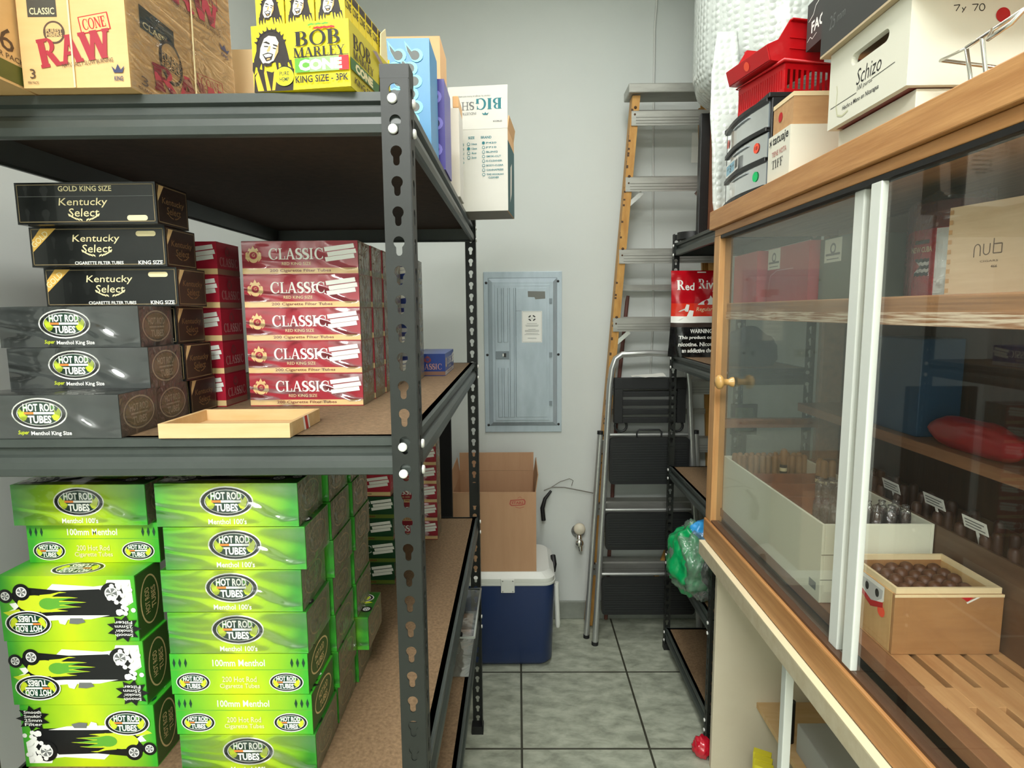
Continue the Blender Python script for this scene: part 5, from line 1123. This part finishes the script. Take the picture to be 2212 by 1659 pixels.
GREENB = mat('bag_green', rgb(0, 150, 82), .3, coat=.4, bump=.2, bscale=30)
o = lump('bag_body', (-.03, .0, .145), (.085, .09, .125), 51, .25, GREENB, 5, 2.2, .14, gb); o['label'] = 'green plastic body of the bag'
o = lump('clear_layer', (.0, -.01, .15), (.10, .11, .138), 53, .25, film('bag_clear', gl=.05, milky=.10, rough=.12, bump=.8, bscale=22, dist=.02), 5, 2.6, .1485, gb); o['label'] = 'crumpled clear plastic layer'
o = lump('blue_wrap', (.015, -.03, .262), (.055, .04, .038), 55, .35, mat('bag_blue', rgb(60, 160, 226), .3, coat=.4), 4, 2.4, None, gb); o['label'] = 'bright blue plastic knot at the top'
lump('dark_content', (.03, -.075, .13), (.045, .035, .06), 57, .3, mat('bag_dark', rgb(22, 40, 36), .3, coat=.5), 4, 2.2, None, gb)
# bubble wrap and what stands on top of the narrow rack
KB = mat('corrugated_rust', rgb(176, 104, 66), .7)
st_ = thing('shipping_carton', 'rust-brown carton on top of the narrow rack behind the bubble wrap', 'box', (.752, 2.16, 1.7945))
build(MB().box(0, .20, 0, .36, 0, .455, KB), 'box_body', st_, bevel=.003)
bp_ = thing('display_board', 'tall thin black panel standing on the narrow rack beside the rust carton', 'panel', (.688, 2.33, 1.7945))
build(MB().box(0, .037, 0, .03, 0, .45, BLKP), 'panel_body', bp_, bevel=.003)
tag(build(MB().prism(arc(.70, 2.42, .065, .05, 0, 345, 23), 1.7945, 1.822, BLKP, smooth=True), 'black_tray', bevel=.004), 'flat rounded black tray lying on top of the narrow rack', 'tray')
def bubble_mat():
    m = bpy.data.materials.new('bubble_wrap'); m.use_nodes = True; nt = m.node_tree; p = nt.nodes['Principled BSDF']; L = nt.links.new
    p.inputs['Base Color'].default_value = (*rgb(206, 213, 206), 1); p.inputs['Roughness'].default_value = .25; p.inputs['Coat Weight'].default_value = .3; p.inputs['Subsurface Weight'].default_value = .0
    tc = nd(nt, 'ShaderNodeTexCoord'); v = nd(nt, 'ShaderNodeTexVoronoi', i_Scale=46.0, i_Randomness=.25); L(tc.outputs['Object'], v.inputs[0])
    r = nd(nt, 'ShaderNodeMapRange'); r.inputs[1].default_value = .1; r.inputs[2].default_value = .55; r.inputs[3].default_value = 1; r.inputs[4].default_value = 0; L(v.outputs['Distance'], r.inputs[0])
    b = nd(nt, 'ShaderNodeBump', i_Strength=.55, i_Distance=.006); L(r.outputs[0], b.inputs['Height']); L(b.outputs[0], p.inputs['Normal']); return m
BUB = bubble_mat()
bw = thing('bubble_wrap_roll', 'big white bubble wrap roll towering behind the drawer organizer', 'roll', (.925, 2.24, 2.250))
mb = MB(); mb.lathe([(.04, .0), (.16, -.0), (.235, .012), (.272, .045), (.287, .10), (.287, .78)], BUB, n=48); mb.lathe([(.287, .78), (.04, .79)], BUB, n=48); mb.lathe([(.04, .79), (.04, .0)], mat('core_tan', rgb(180, 150, 110), .7), n=24)
build(mb, 'roll_body', bw)
mb = MB()
def tail(u, v):
    z = .14 - .68 * v; lx_ = [.64, .613, .602, .600, .606, .632]; k = v * 5; i = min(4, int(k)); xl = lx_[i] + (lx_[i + 1] - lx_[i]) * (k - i); xr = .70 - .062 * v ** 3
    y = 2.02 - .112 * min(1, v * 1.7) - .008 * u + .006 * noise.noise(Vector((u * 3, v * 6, 1)))
    return (xl + (xr - xl) * u - .925, y - 2.24, z)
mb.grid(tail, 10, 30, BUB); o = build(mb, 'loose_tail', bw); s = o.modifiers.new('thick', 'SOLIDIFY'); s.thickness = .004
# ---------------------------------------------------------------- at the back wall
ALU = mat('aluminium', rgb(178, 178, 170), .38, .55, col2=rgb(150, 150, 142), noise_amt=.2, scale=5, stretch=(1, 6, 6)); ALUB = mat('aluminium_bright', rgb(206, 208, 204), .25, .8)
FIB = mat('fiberglass_orange', rgb(200, 152, 78), .55, col2=rgb(178, 126, 56), noise_amt=.18, scale=14, stretch=(4, 4, 1), bump=.05)
DIRT = mat('ladder_rust', rgb(80, 56, 34), .7)
BOLT = MB().lathe([(0, -.0365), (.004, -.036), (.006, -.034), (.006, -.0318)], DIRT, n=10, axis='y').mesh('bolt')
ld = thing('step_ladder', 'tall folded orange stepladder leaning on the back wall', 'ladder', (.650, 2.757, 0))
def at_l(z, s):  # centre of a front rail at height z
    k = z / 2.42; return Vector((s * (.330 - .167 * k), -.115 * k + .0, z))
for s in (-1, 1):
    mb = MB(); a, b = at_l(.005, s), at_l(2.405, s)
    mb.beam(a, b, .020, .004, FIB, up=(0, 1, 0)) if False else None
    d = (b - a).normalized(); sx = Vector((1, 0, 0)); sy = Vector((0, 1, 0))
    c = (a + b) / 2; hl = (b - a) / 2
    mb.obox(c + Vector((0, -.0, 0)), sx * .0018, Vector((0, .03, 0)), hl, FIB)
    mb.obox(c + Vector((-s * .0145, -.03, 0)), sx * .016, Vector((0, .0018, 0)), hl, FIB); mb.obox(c + Vector((-s * .0145, .03, 0)), sx * .016, Vector((0, .0018, 0)), hl, FIB)
    r = build(mb, 'rail', ld, label='orange fiberglass rail')
    for z in (.30, .60, .90, 1.17, 1.46, 1.755, 2.055, 2.33):
        for dz in (.0, .028): p = at_l(z + dz, s); link('bolt', BOLT, r, (p.x - s * .014, p.y, p.z))
    wm = MB(); rnd = random.Random(5 + s)
    for k in range(34):
        z = rnd.uniform(.4, 2.35); p = at_l(z, s); wm.box(p.x - .0022, p.x + .0028 - s * .004, p.y - .0322, p.y - .0319, z, z + rnd.uniform(.006, .03), DIRT)
    build(wm, 'scuff_marks', r)
for z in (.30, .60, .90, 1.17, 1.455, 1.75, 2.05, 2.315):
    p, q = at_l(z, -1), at_l(z, 1); mb = MB()
    y = p.y
    pr_ = [(-.036, -.030), (-.036, .028), (-.030, .034), (.030, .034), (.034, .030), (.034, .0), (.030, .0), (.030, .028), (-.030, .028), (-.031, .006), (-.030, .006), (-.030, -.004), (-.033, -.006), (-.033, -.030)]
    mb.prism([(y + a_, z + b_) for a_, b_ in pr_], p.x + .001, q.x - .001, ALU, 'x')
    for k in range(3): mb.box(p.x + .02, q.x - .02, y - .0372, y - .036, z - .022 + .012 * k, z - .020 + .012 * k, mat('ladder_groove', rgb(120, 120, 112), .5, .4))
    st1 = build(mb, 'step', ld)
    if abs(z - 2.05) < .01 or abs(z - 1.455) < .01:
        for s in (-1, 1):
            b = MB(); r1 = at_l(z - .10, s); r2 = Vector(((at_l(z, s)).x - s * .075, y, z - .032)); b.beam(r1 + Vector((-s * .005, -.025, 0)), r2 + Vector((0, -.025, 0)), .018, .003, ALUB, up=(0, 1, 0)); build(b, 'brace', st1)
mb = MB(); c = at_l(2.42, 0); mb.box(-.186, .186, c.y - .055, c.y + .065, 2.408, 2.446, ALU); build(mb, 'top_cap', ld, bevel=.004)
for s in (-1, 1):  # folded rear legs
    mb = MB(); a = Vector((s * .296, .022, .01)); b = Vector((s * .148, -.052, 2.38)); mb.beam(a, b, .026, .02, FIB, up=(0, 1, 0)); build(mb, 'rear_leg', ld)
for z in (.45, 1.05, 1.62):
    k = z / 2.4; mb = MB(); x = .296 - .148 * k; y = .022 - .074 * k; mb.box(-x + .014, x - .014, y - .008, y + .008, z - .012, z + .012, ALU); build(mb, 'rear_rung', ld)
mb = MB(); mb.beam((-.02, -.026, .18), (.10, -.026, .52), .02, .012, FIB, up=(0, 1, 0)); build(mb, 'spreader_brace', ld)

# step stool: aluminium tube frame, black ribbed treads, black tool tray
sg = thing('step_stool', 'folded aluminium step stool with black ribbed treads in front of the ladder', 'ladder', (.583, 2.598, 0))
TB = mat('stool_tube', rgb(190, 192, 188), .3, .7); BP = mat('black_tread', rgb(20, 22, 22), .55)
def rx(z): return .168 + .072 * (1 - z / 1.33)
def yy(z): return -.03 + .075 * z / 1.33
left = [(-rx(z), yy(z), z) for z in (.012, .3, .6, .9, 1.18)]; topb = [(-.166, yy(1.25), 1.262), (-.150, yy(1.3), 1.306), (-.122, yy(1.32), 1.324), (0, yy(1.33), 1.330), (.122, yy(1.32), 1.324), (.150, yy(1.3), 1.306), (.166, yy(1.25), 1.262)]
pts = left + topb + [(-p[0], p[1], p[2]) for p in left[::-1]]
build(MB().tube(pts, .0135, TB, 12), 'front_frame', sg, label='bright bent aluminium tube frame')
for s in (-1, 1):
    mb = MB(); mb.tube([(s * .272, .030, .012), (s * .215, .045, .965)], .0125, TB, 12); r = build(mb, 'rear_leg', sg)
    build(MB().tube([(s * .215, .045, .9652), (s * .2143, .0455, .98)], .0140, BP, 12), 'rubber_cap', r); build(MB().tube([(s * .272, .030, .0005), (s * .2716, .0305, .016)], .0145, BP, 12), 'rubber_cap', r)
    c = MB(); c.tube([(s * rx(0), yy(0), .0005), (s * rx(.01), yy(.01), .016)], .0155, BP, 12); build(c, 'rubber_foot', sg)
for z0, z1 in ((.745, .955), (.446, .614), (.146, .318)):
    zm = (z0 + z1) / 2; w_ = rx(zm) - .017; y = yy(zm) - .004
    mb = MB(); pl = []
    r_ = .016
    out = arc(w_ - r_, z1 - r_ - zm, r_, r_, 0, 90, 5) + arc(-w_ + r_, z1 - r_ - zm, r_, r_, 90, 180, 5) + arc(-w_ + r_, z0 + r_ - zm, r_, r_, 180, 270, 5) + arc(w_ - r_, z0 + r_ - zm, r_, r_, 270, 360, 5)
    mb.prism([(p[0], p[1] + zm) for p in out], y - .012, y + .012, BP, 'y')
    n = int((z1 - z0 - .03) / .011)
    for k in range(n): z = z0 + .018 + .011 * k; mb.box(-w_ + .012, w_ - .012, y - .0142, y - .012, z, z + .005, mat('tread_rib', rgb(34, 37, 37), .45))
    t = build(mb, 'tread', sg)
    b = MB(); b.tube([(-rx(z1 + .012) + .010, yy(z1) + .006, z1 + .010), (rx(z1 + .012) - .010, yy(z1) + .006, z1 + .010)], .0075, TB, 8); build(b, 'cross_bar', t)
mb = MB(); y = yy(1.1); mb.box(-.158, .158, y - .018, y + .012, 1.172, 1.222, BP).box(-.158, -.12, y - .018, y + .012, 1.02, 1.1719, BP).box(.12, .158, y - .018, y + .012, 1.02, 1.1719, BP)
for z in (1.02, 1.058, 1.098, 1.138): mb.box(-.1199, .1199, y - .014, y + .008, z, z + .024, BP)
for s in (-1, 1): mb.tube([(s * .125 + .026 * math.cos(2 * PI * k / 16), y, 1.005 + .026 * math.sin(2 * PI * k / 16)) for k in range(16)], .006, BP, 8, closed=True)
build(mb, 'tool_tray', sg, bevel=.002, label='black slotted plastic tool tray')
mb = MB(); zt = .955; mb.tube([(-.055, yy(.98) - .004, zt + .0), (-.055, yy(.98) - .004, zt + .024), (-.045, yy(.98) - .004, zt + .034), (.045, yy(.98) - .004, zt + .034), (.055, yy(.98) - .004, zt + .024), (.055, yy(.98) - .004, zt)], .004, BP, 8); build(mb, 'tread_handle', sg)
tag(build(MB().grid(lambda u, v: (.500 + .15 * u, 2.60 + .06 * v, 1.2225 + .010 * u * v + .006 * noise.noise(Vector((u * 4, v * 3, 0))) + .006), 10, 5, mat('paper_white', rgb(230, 230, 222), .7)), 'paper_slip'), 'white slip of paper lying on the black stool tray', 'paper')
tag(build(MB().tube([(.425, 2.785, .008), (.47, 2.789, 1.15), (.508, 2.796, 1.56), (.512, 2.797, 1.585)], [.009, .009, .009, .007], mat('stick_red_brown', rgb(104, 62, 52), .5), 12), 'wooden_stick'), 'red-brown stick propped behind the orange ladder rail', 'stick')

# electric panel
PGR = mat('panel_gray', rgb(184, 198, 206), .34, .2, col2=rgb(160, 174, 182), noise_amt=.25, scale=5, stretch=(3, 1, 1)); PGD = mat('panel_gray_dark', rgb(126, 138, 144), .4, .2)
ep = thing('electric_panel', 'gray steel electric panel set in the back wall', 'electric panel', (-.158, YB, .945))
W, H = .364, .755
mb = MB(); mb.box(0, W, -.008, 0, 0, H, PGR); bz = [(.022, -.008), (.034, -.022), (.034, -.022), (.05, -.022)]
mb.prism([(.020, .030), (W - .022, .030), (W - .022, H - .028), (.020, H - .028)], -.0085, -.008, PGD, 'y')
def bevelframe(x0, x1, z0, z1, d0, d1, ins, m):
    o = [(x0, z0), (x1, z0), (x1, z1), (x0, z1)]; i = [(x0 + ins, z0 + ins), (x1 - ins, z0 + ins), (x1 - ins, z1 - ins), (x0 + ins, z1 - ins)]
    mb.add([(p[0], d0, p[1]) for p in o] + [(p[0], d1, p[1]) for p in i], [(k, (k + 1) % 4, 4 + (k + 1) % 4, 4 + k) for k in range(4)], m); mb.add([(p[0], d1, p[1]) for p in i], [(0, 1, 2, 3)], m)
bevelframe(.022, W - .024, .032, H - .030, -.0082, -.020, .018, PGR)
build(mb, 'panel_frame', ep, bevel=.001)
dx0, dx1, dz0, dz1 = .052, W - .058, .060, H - .060
mb = MB(); mb.box(dx0, dx1, -.0235, -.0202, dz0, dz1, PGR)
for x0, x1, z0, z1 in ((.066, .082, .43, H - .075), (.093, .111, .43, H - .075), (.066, .082, .075, .31), (.093, .111, .075, .31), (.122, .140, .075, H - .075)):
    mb.box(x0, x1, -.0262, -.0235, z0, z1, PGR); mb.box(x1, x1 + .0012, -.0264, -.0235, z0, z1, PGD); mb.box(x0 - .0012, x0, -.0264, -.0235, z0, z1, PGD)
mb.box(.150, dx1 - .012, -.0252, -.0235, .075, H - .075, PGR); mb.box(.148, .1495, -.0262, -.0235, .075, H - .075, PGD)
f = Face(mb, (0, -.0252, 0), (1, 0, 0), (0, 0, 1)); f.polys([[(.205, H - .09), (.285, H - .092), (.286, H - .125), (.24, H - .128), (.236, H - .118), (.206, H - .117)]], mat('torn_label_gray', rgb(124, 126, 120), .7)); f.line([(.15, .575), (.175, .575)], .002, PGD); f.line([(.15, .46), (.15, .6)], .001, PGD)
dr = build(mb, 'panel_door', ep, bevel=.001)
mb = MB(); mb.box(.054, .117, -.0268, -.0237, .352, .388, PGD); build(mb, 'latch_plate', dr); mb = MB(); mb.box(.092, .103, -.031, -.0269, .361, .379, mat('latch_black', rgb(36, 36, 36), .4)); mb.box(.086, .0918, -.030, -.0269, .364, .376, INK['white']); build(mb, 'latch', dr)
mb = MB(); f = Face(mb, (.177, -.0254, .428), (1, 0, 0), (0, 0, 1)); W2, H2 = .094, .145; f.rect(0, W2, 0, H2, INK['white'])
f.line(rc(.003, W2 - .003, .003, H2 - .003) + [(.003, .003)], .0008, INK['gray'])
for a in range(4): f.polys(ring(arc(W2 * .5, H2 * .78, .018, .014, 20 + a * 90, 75 + a * 90, 5), arc(W2 * .5, H2 * .78, .012, .0085, 20 + a * 90, 75 + a * 90, 5)), INK['black'])
f.text('HUD', W2 * .5, H2 * .78, .014, .005, INK['gray'], 0)
for k, (y, a) in enumerate(((.6, .5), (.55, .66), (.52, .6), (.42, .36), (.38, .7), (.35, .7), (.29, .6), (.25, .74), (.13, .44))): f.rect(W2 * (.5 - a / 2), W2 * (.5 + a / 2), H2 * y, H2 * y + .0013, INK['gray'])
build(mb, 'paper_notice', dr, label='white paper notice on the door')
for z in (H - .135, .37, .14):
    mb = MB(); mb.box(dx1 - .002, dx1 + .012, -.027, -.0237, z - .011, z + .011, PGD); build(mb, 'hinge', dr)
for x, z in ((.012, H - .05), (W - .018, H - .045), (.014, .37), (W - .016, .37), (.016, .035), (W - .015, .037)):
    mb = MB(); mb.lathe([(0, -.0125), (.004, -.012), (.006, -.010), (.006, -.0081)], mat('latch_black'), (x, 0, z), 12, 'y'); build(mb, 'screw', ep, label='black screw')

# cooler with the open carton on its lid
NAVY = mat('cooler_navy', rgb(22, 46, 92), .4, coat=.2, bump=.03, bscale=300); WHP = mat('cooler_white', rgb(226, 228, 220), .4)
ck = thing('picnic_cooler', 'navy blue picnic cooler with a white lid on the tiled floor', 'cooler', (-.150, 2.385, 0))
def rbox(mb, x0, x1, y0, y1, z0, z1, r, m, taper=0, fl=.02):
    rings = []; Z = [(z0, fl), (z0 + fl * .3, fl * .45), (z0 + fl, 0)] + [(z1, 0)]
    n = 0
    for z, ins in Z:
        k = taper * (1 - (z - z0) / (z1 - z0)); i = ins + k
        q = arc(x1 - r - i, y1 - r - i, r, r, 0, 90, 6) + arc(x0 + r + i, y1 - r - i, r, r, 90, 180, 6) + arc(x0 + r + i, y0 + r + i, r, r, 180, 270, 6) + arc(x1 - r - i, y0 + r + i, r, r, 270, 360, 6)
        n = len(q); rings += [(p[0], p[1], z) for p in q]
    mb.add(rings, [(a * n + k, a * n + (k + 1) % n, (a + 1) * n + (k + 1) % n, (a + 1) * n + k) for a in range(len(Z) - 1) for k in range(n)], m, True)
    mb.add(rings[:n], [tuple(range(n))[::-1]], m); mb.add(rings[-n:], [tuple(range(n))], m)
mb = MB(); rbox(mb, -.10, .300, .0, .345, .0, .372, .05, NAVY, .012, .025); build(mb, 'cooler_body', ck)
mb = MB(); rbox(mb, -.103, .303, -.003, .348, .3725, .382, .052, WHP, 0, .001); rbox(mb, -.100, .300, .0, .345, .3825, .402, .05, WHP, 0, .001)
def rtop(mb, x0, x1, y0, y1, z0, z1, r, ins, m):
    q = lambda i, z: [(p[0], p[1], z) for p in arc(x1 - r - i, y1 - r - i, r, r, 0, 90, 6) + arc(x0 + r + i, y1 - r - i, r, r, 90, 180, 6) + arc(x0 + r + i, y0 + r + i, r, r, 180, 270, 6) + arc(x1 - r - i, y0 + r + i, r, r, 270, 360, 6)]
    a, b = q(0, z0), q(ins, z1); n = len(a); mb.add(a + b, [(k, (k + 1) % n, n + (k + 1) % n, n + k) for k in range(n)] + [tuple(range(n, 2 * n))], m)
rtop(mb, -.100, .300, .0, .345, .4022, .424, .05, .022, WHP); build(mb, 'lid', ck, label='white lid')
mb = MB(); mb.box(.072, .130, -.011, -.0042, .345, .405, WHP); lt_ = build(mb, 'latch', ck, bevel=.003)
for x in (.080, .122):
    for z in (.352, .398): mb = MB(); mb.lathe([(0, -.0135), (.0025, -.013), (.003, -.0112)], ALU, (x, 0, z), 10, 'y'); build(mb, 'screw', lt_)
mb = MB(); mb.tube([(.310, .09, .345), (.317, .085, .16), (.317, .088, .142)], [.011, .011, .009], WHP, 12); mb.tube([(.297, .09, .335), (.312, .09, .335)], .009, WHP, 10); build(mb, 'side_handle', ck, label='white swing handle')
mb = MB(); mb.tube([(.300, .17, .36), (.306, .17, .392), (.302, .20, .42)], .012, mat('black_plastic'), 10); build(mb, 'hinge_guard', ck)
KC = mat('carton_kraft', rgb(190, 150, 114), .7, col2=rgb(180, 139, 103), noise_amt=.3, scale=5, stretch=(8, 1, 1)); KCI = mat('carton_kraft_inside', rgb(168, 130, 94), .75)
ob = thing('open_carton', 'open brown cardboard carton on the cooler lid', 'box', (-.278, 2.41, .4245))
mb = MB(); W, D, H, t_ = .350, .30, .345, .004
mb.box(0, W, 0, t_, 0, H, KC).box(0, W, D - t_, D, 0, H + .012, KC).box(0, t_, t_, D - t_, 0, H, KC).box(W - t_, W, t_, D - t_, 0, H, KC).box(t_, W - t_, t_, D - t_, 0, t_, KCI)
f = Face(mb, (0, 0, 0), (1, 0, 0), (0, 0, 1)); fr_ = mat('stamp_faded_red', rgb(170, 78, 64), .6); f.polys(ring([(.242, .312), (.30, .316), (.306, .306), (.304, .292), (.29, .288), (.246, .286), (.238, .294), (.242, .312)], [(.246, .308), (.297, .311), (.301, .304), (.299, .295), (.289, .292), (.248, .290), (.243, .296), (.246, .308)]), fr_); f.text('STARS', .272, .300, .05, .012, fr_, .04); f.line([(.262, .282), (.28, .277), (.30, .282)], .002, fr_); f.line([(.272, .318), (.282, .326), (.292, .318)], .0015, fr_)
build(mb, 'box_body', ob)
for nm, o_, r_, bx in (('side_flap', (W - .004, .002, H + .0005), (0, math.radians(8), 0), (0, .003, 0, D - .004, 0, .075)), ('side_flap', (.001, .002, H + .0005), (0, math.radians(-8), 0), (0, .003, 0, D - .004, 0, .075))):
    build(MB().box(*bx, KC), nm, ob, o_, r_)
build(MB().box(.003, W - .003, 0, .003, 0, .085, KC), 'back_flap', ob, (0, D - .004, H + .013), (math.radians(-3), 0, 0))
# clear bin on the lowest visible board
cbn = thing('clear_bin', 'clear plastic bin at the edge of the lowest board of the left rack', 'bin', (-.34, 1.60, .4595))
CLB = film('clear_bin_plastic', col=rgb(170, 176, 170), gl=.12, milky=.22, rough=.15, bump=.2, bscale=12)
mb = MB(); W, D, H = .21, .30, .135
mb.add([(.02, .02, .002), (W - .02, .02, .002), (W - .02, D - .02, .002), (.02, D - .02, .002), (0, 0, H), (W, 0, H), (W, D, H), (0, D, H)], [(0, 1, 5, 4), (1, 2, 6, 5), (2, 3, 7, 6), (3, 0, 4, 7), (0, 3, 2, 1)], CLB); build(mb, 'bin_body', cbn)
mb = MB(); mb.tube([(0, 0, H), (W, 0, H), (W, D, H), (0, D, H)], .004, mat('bin_rim', rgb(180, 186, 180), .3), 8, closed=True); build(mb, 'rim', cbn)
tag(lump('crumpled_foil', (-.25, 1.76, .4640 + .045), (.06, .09, .05), 61, .5, mat('foil_dark', rgb(90, 92, 88), .3, .6), 4, 4.0, .044), 'crumpled dark foil inside the clear bin', 'foil')
# black board behind the rack
tag(build(MB().box(-.52, -.262, 2.26, 2.29, .0005, 1.22, mat('matte_black', rgb(8, 8, 8), .8)), 'backing_board', bevel=.003), 'matte black board standing on the floor behind the left rack', 'board')
# wall valve, wires, cable, notice
vl = thing('wall_valve', 'chrome water valve with a white oval knob low on the back wall', 'valve', (.288, YB, .45))
mb = MB(); mb.lathe([(.034, 0), (.033, -.004), (.016, -.007), (.012, -.02), (.012, -.05)], ALUB, (0, 0, 0), 24, 'y'); mb.lathe([(.013, -.05), (.019, -.055), (.019, -.072), (.012, -.078), (0, -.079)], CHROME, (0, 0, -.035), 20, 'y'); mb.tube([(0, -.045, 0), (0, -.062, -.03), (.006, -.066, -.075)], [.012, .014, .009], CHROME, 12); build(mb, 'valve_body', vl)
mb = MB(); mb.lathe([(0, -.085), (.022, -.083), (.0275, -.076), (.0275, -.064), (.012, -.0595)], mat('knob_ivory', rgb(214, 206, 184), .5), (0, 0, .036), 24, 'y'); build(mb, 'knob', vl, label='ivory knob')
tag(build(MB().tube([(.12, 2.79, .66), (.16, 2.795, .675), (.22, 2.80, .672), (.30, 2.803, .655), (.36, 2.803, .642)], .0022, mat('wire_gray', rgb(120, 116, 106), .5), 6), 'gray_wire'), 'thin gray wire running along the back wall above the valve', 'wire')
tag(build(MB().tube([(.155, 2.80, .672), (.20, 2.802, .70), (.245, 2.802, .715), (.262, 2.802, .705), (.255, 2.802, .68)], .0015, mat('wire_gray'), 6), 'looped_wire'), 'thin looped wire sticking out over the gray wall wire', 'wire')
tag(build(MB().tube([(.118, 2.765, .52), (.112, 2.765, .58), (.125, 2.77, .625), (.155, 2.785, .66)], [.011, .011, .009, .006], mat('black_plastic'), 10), 'black_cable'), 'thick black cable end rising beside the open carton', 'cable')
tag(build(MB().tube([(.63, 2.803, 3.04), (.612, 2.803, 2.75), (.615, 2.803, 2.3), (.622, 2.803, 1.9), (.632, 2.803, 1.5), (.625, 2.803, 1.22)], .005, mat('cable_white', rgb(206, 208, 202), .5), 8), 'white_cable'), 'white cable hanging down the back wall behind the ladder', 'cable')
tag(build(MB().box(.79, .89, YB - .002, YB - .0003, 2.18, 2.31, INK['white']), 'paper_notice'), 'white paper notice on the back wall beside the bubble wrap', 'paper')
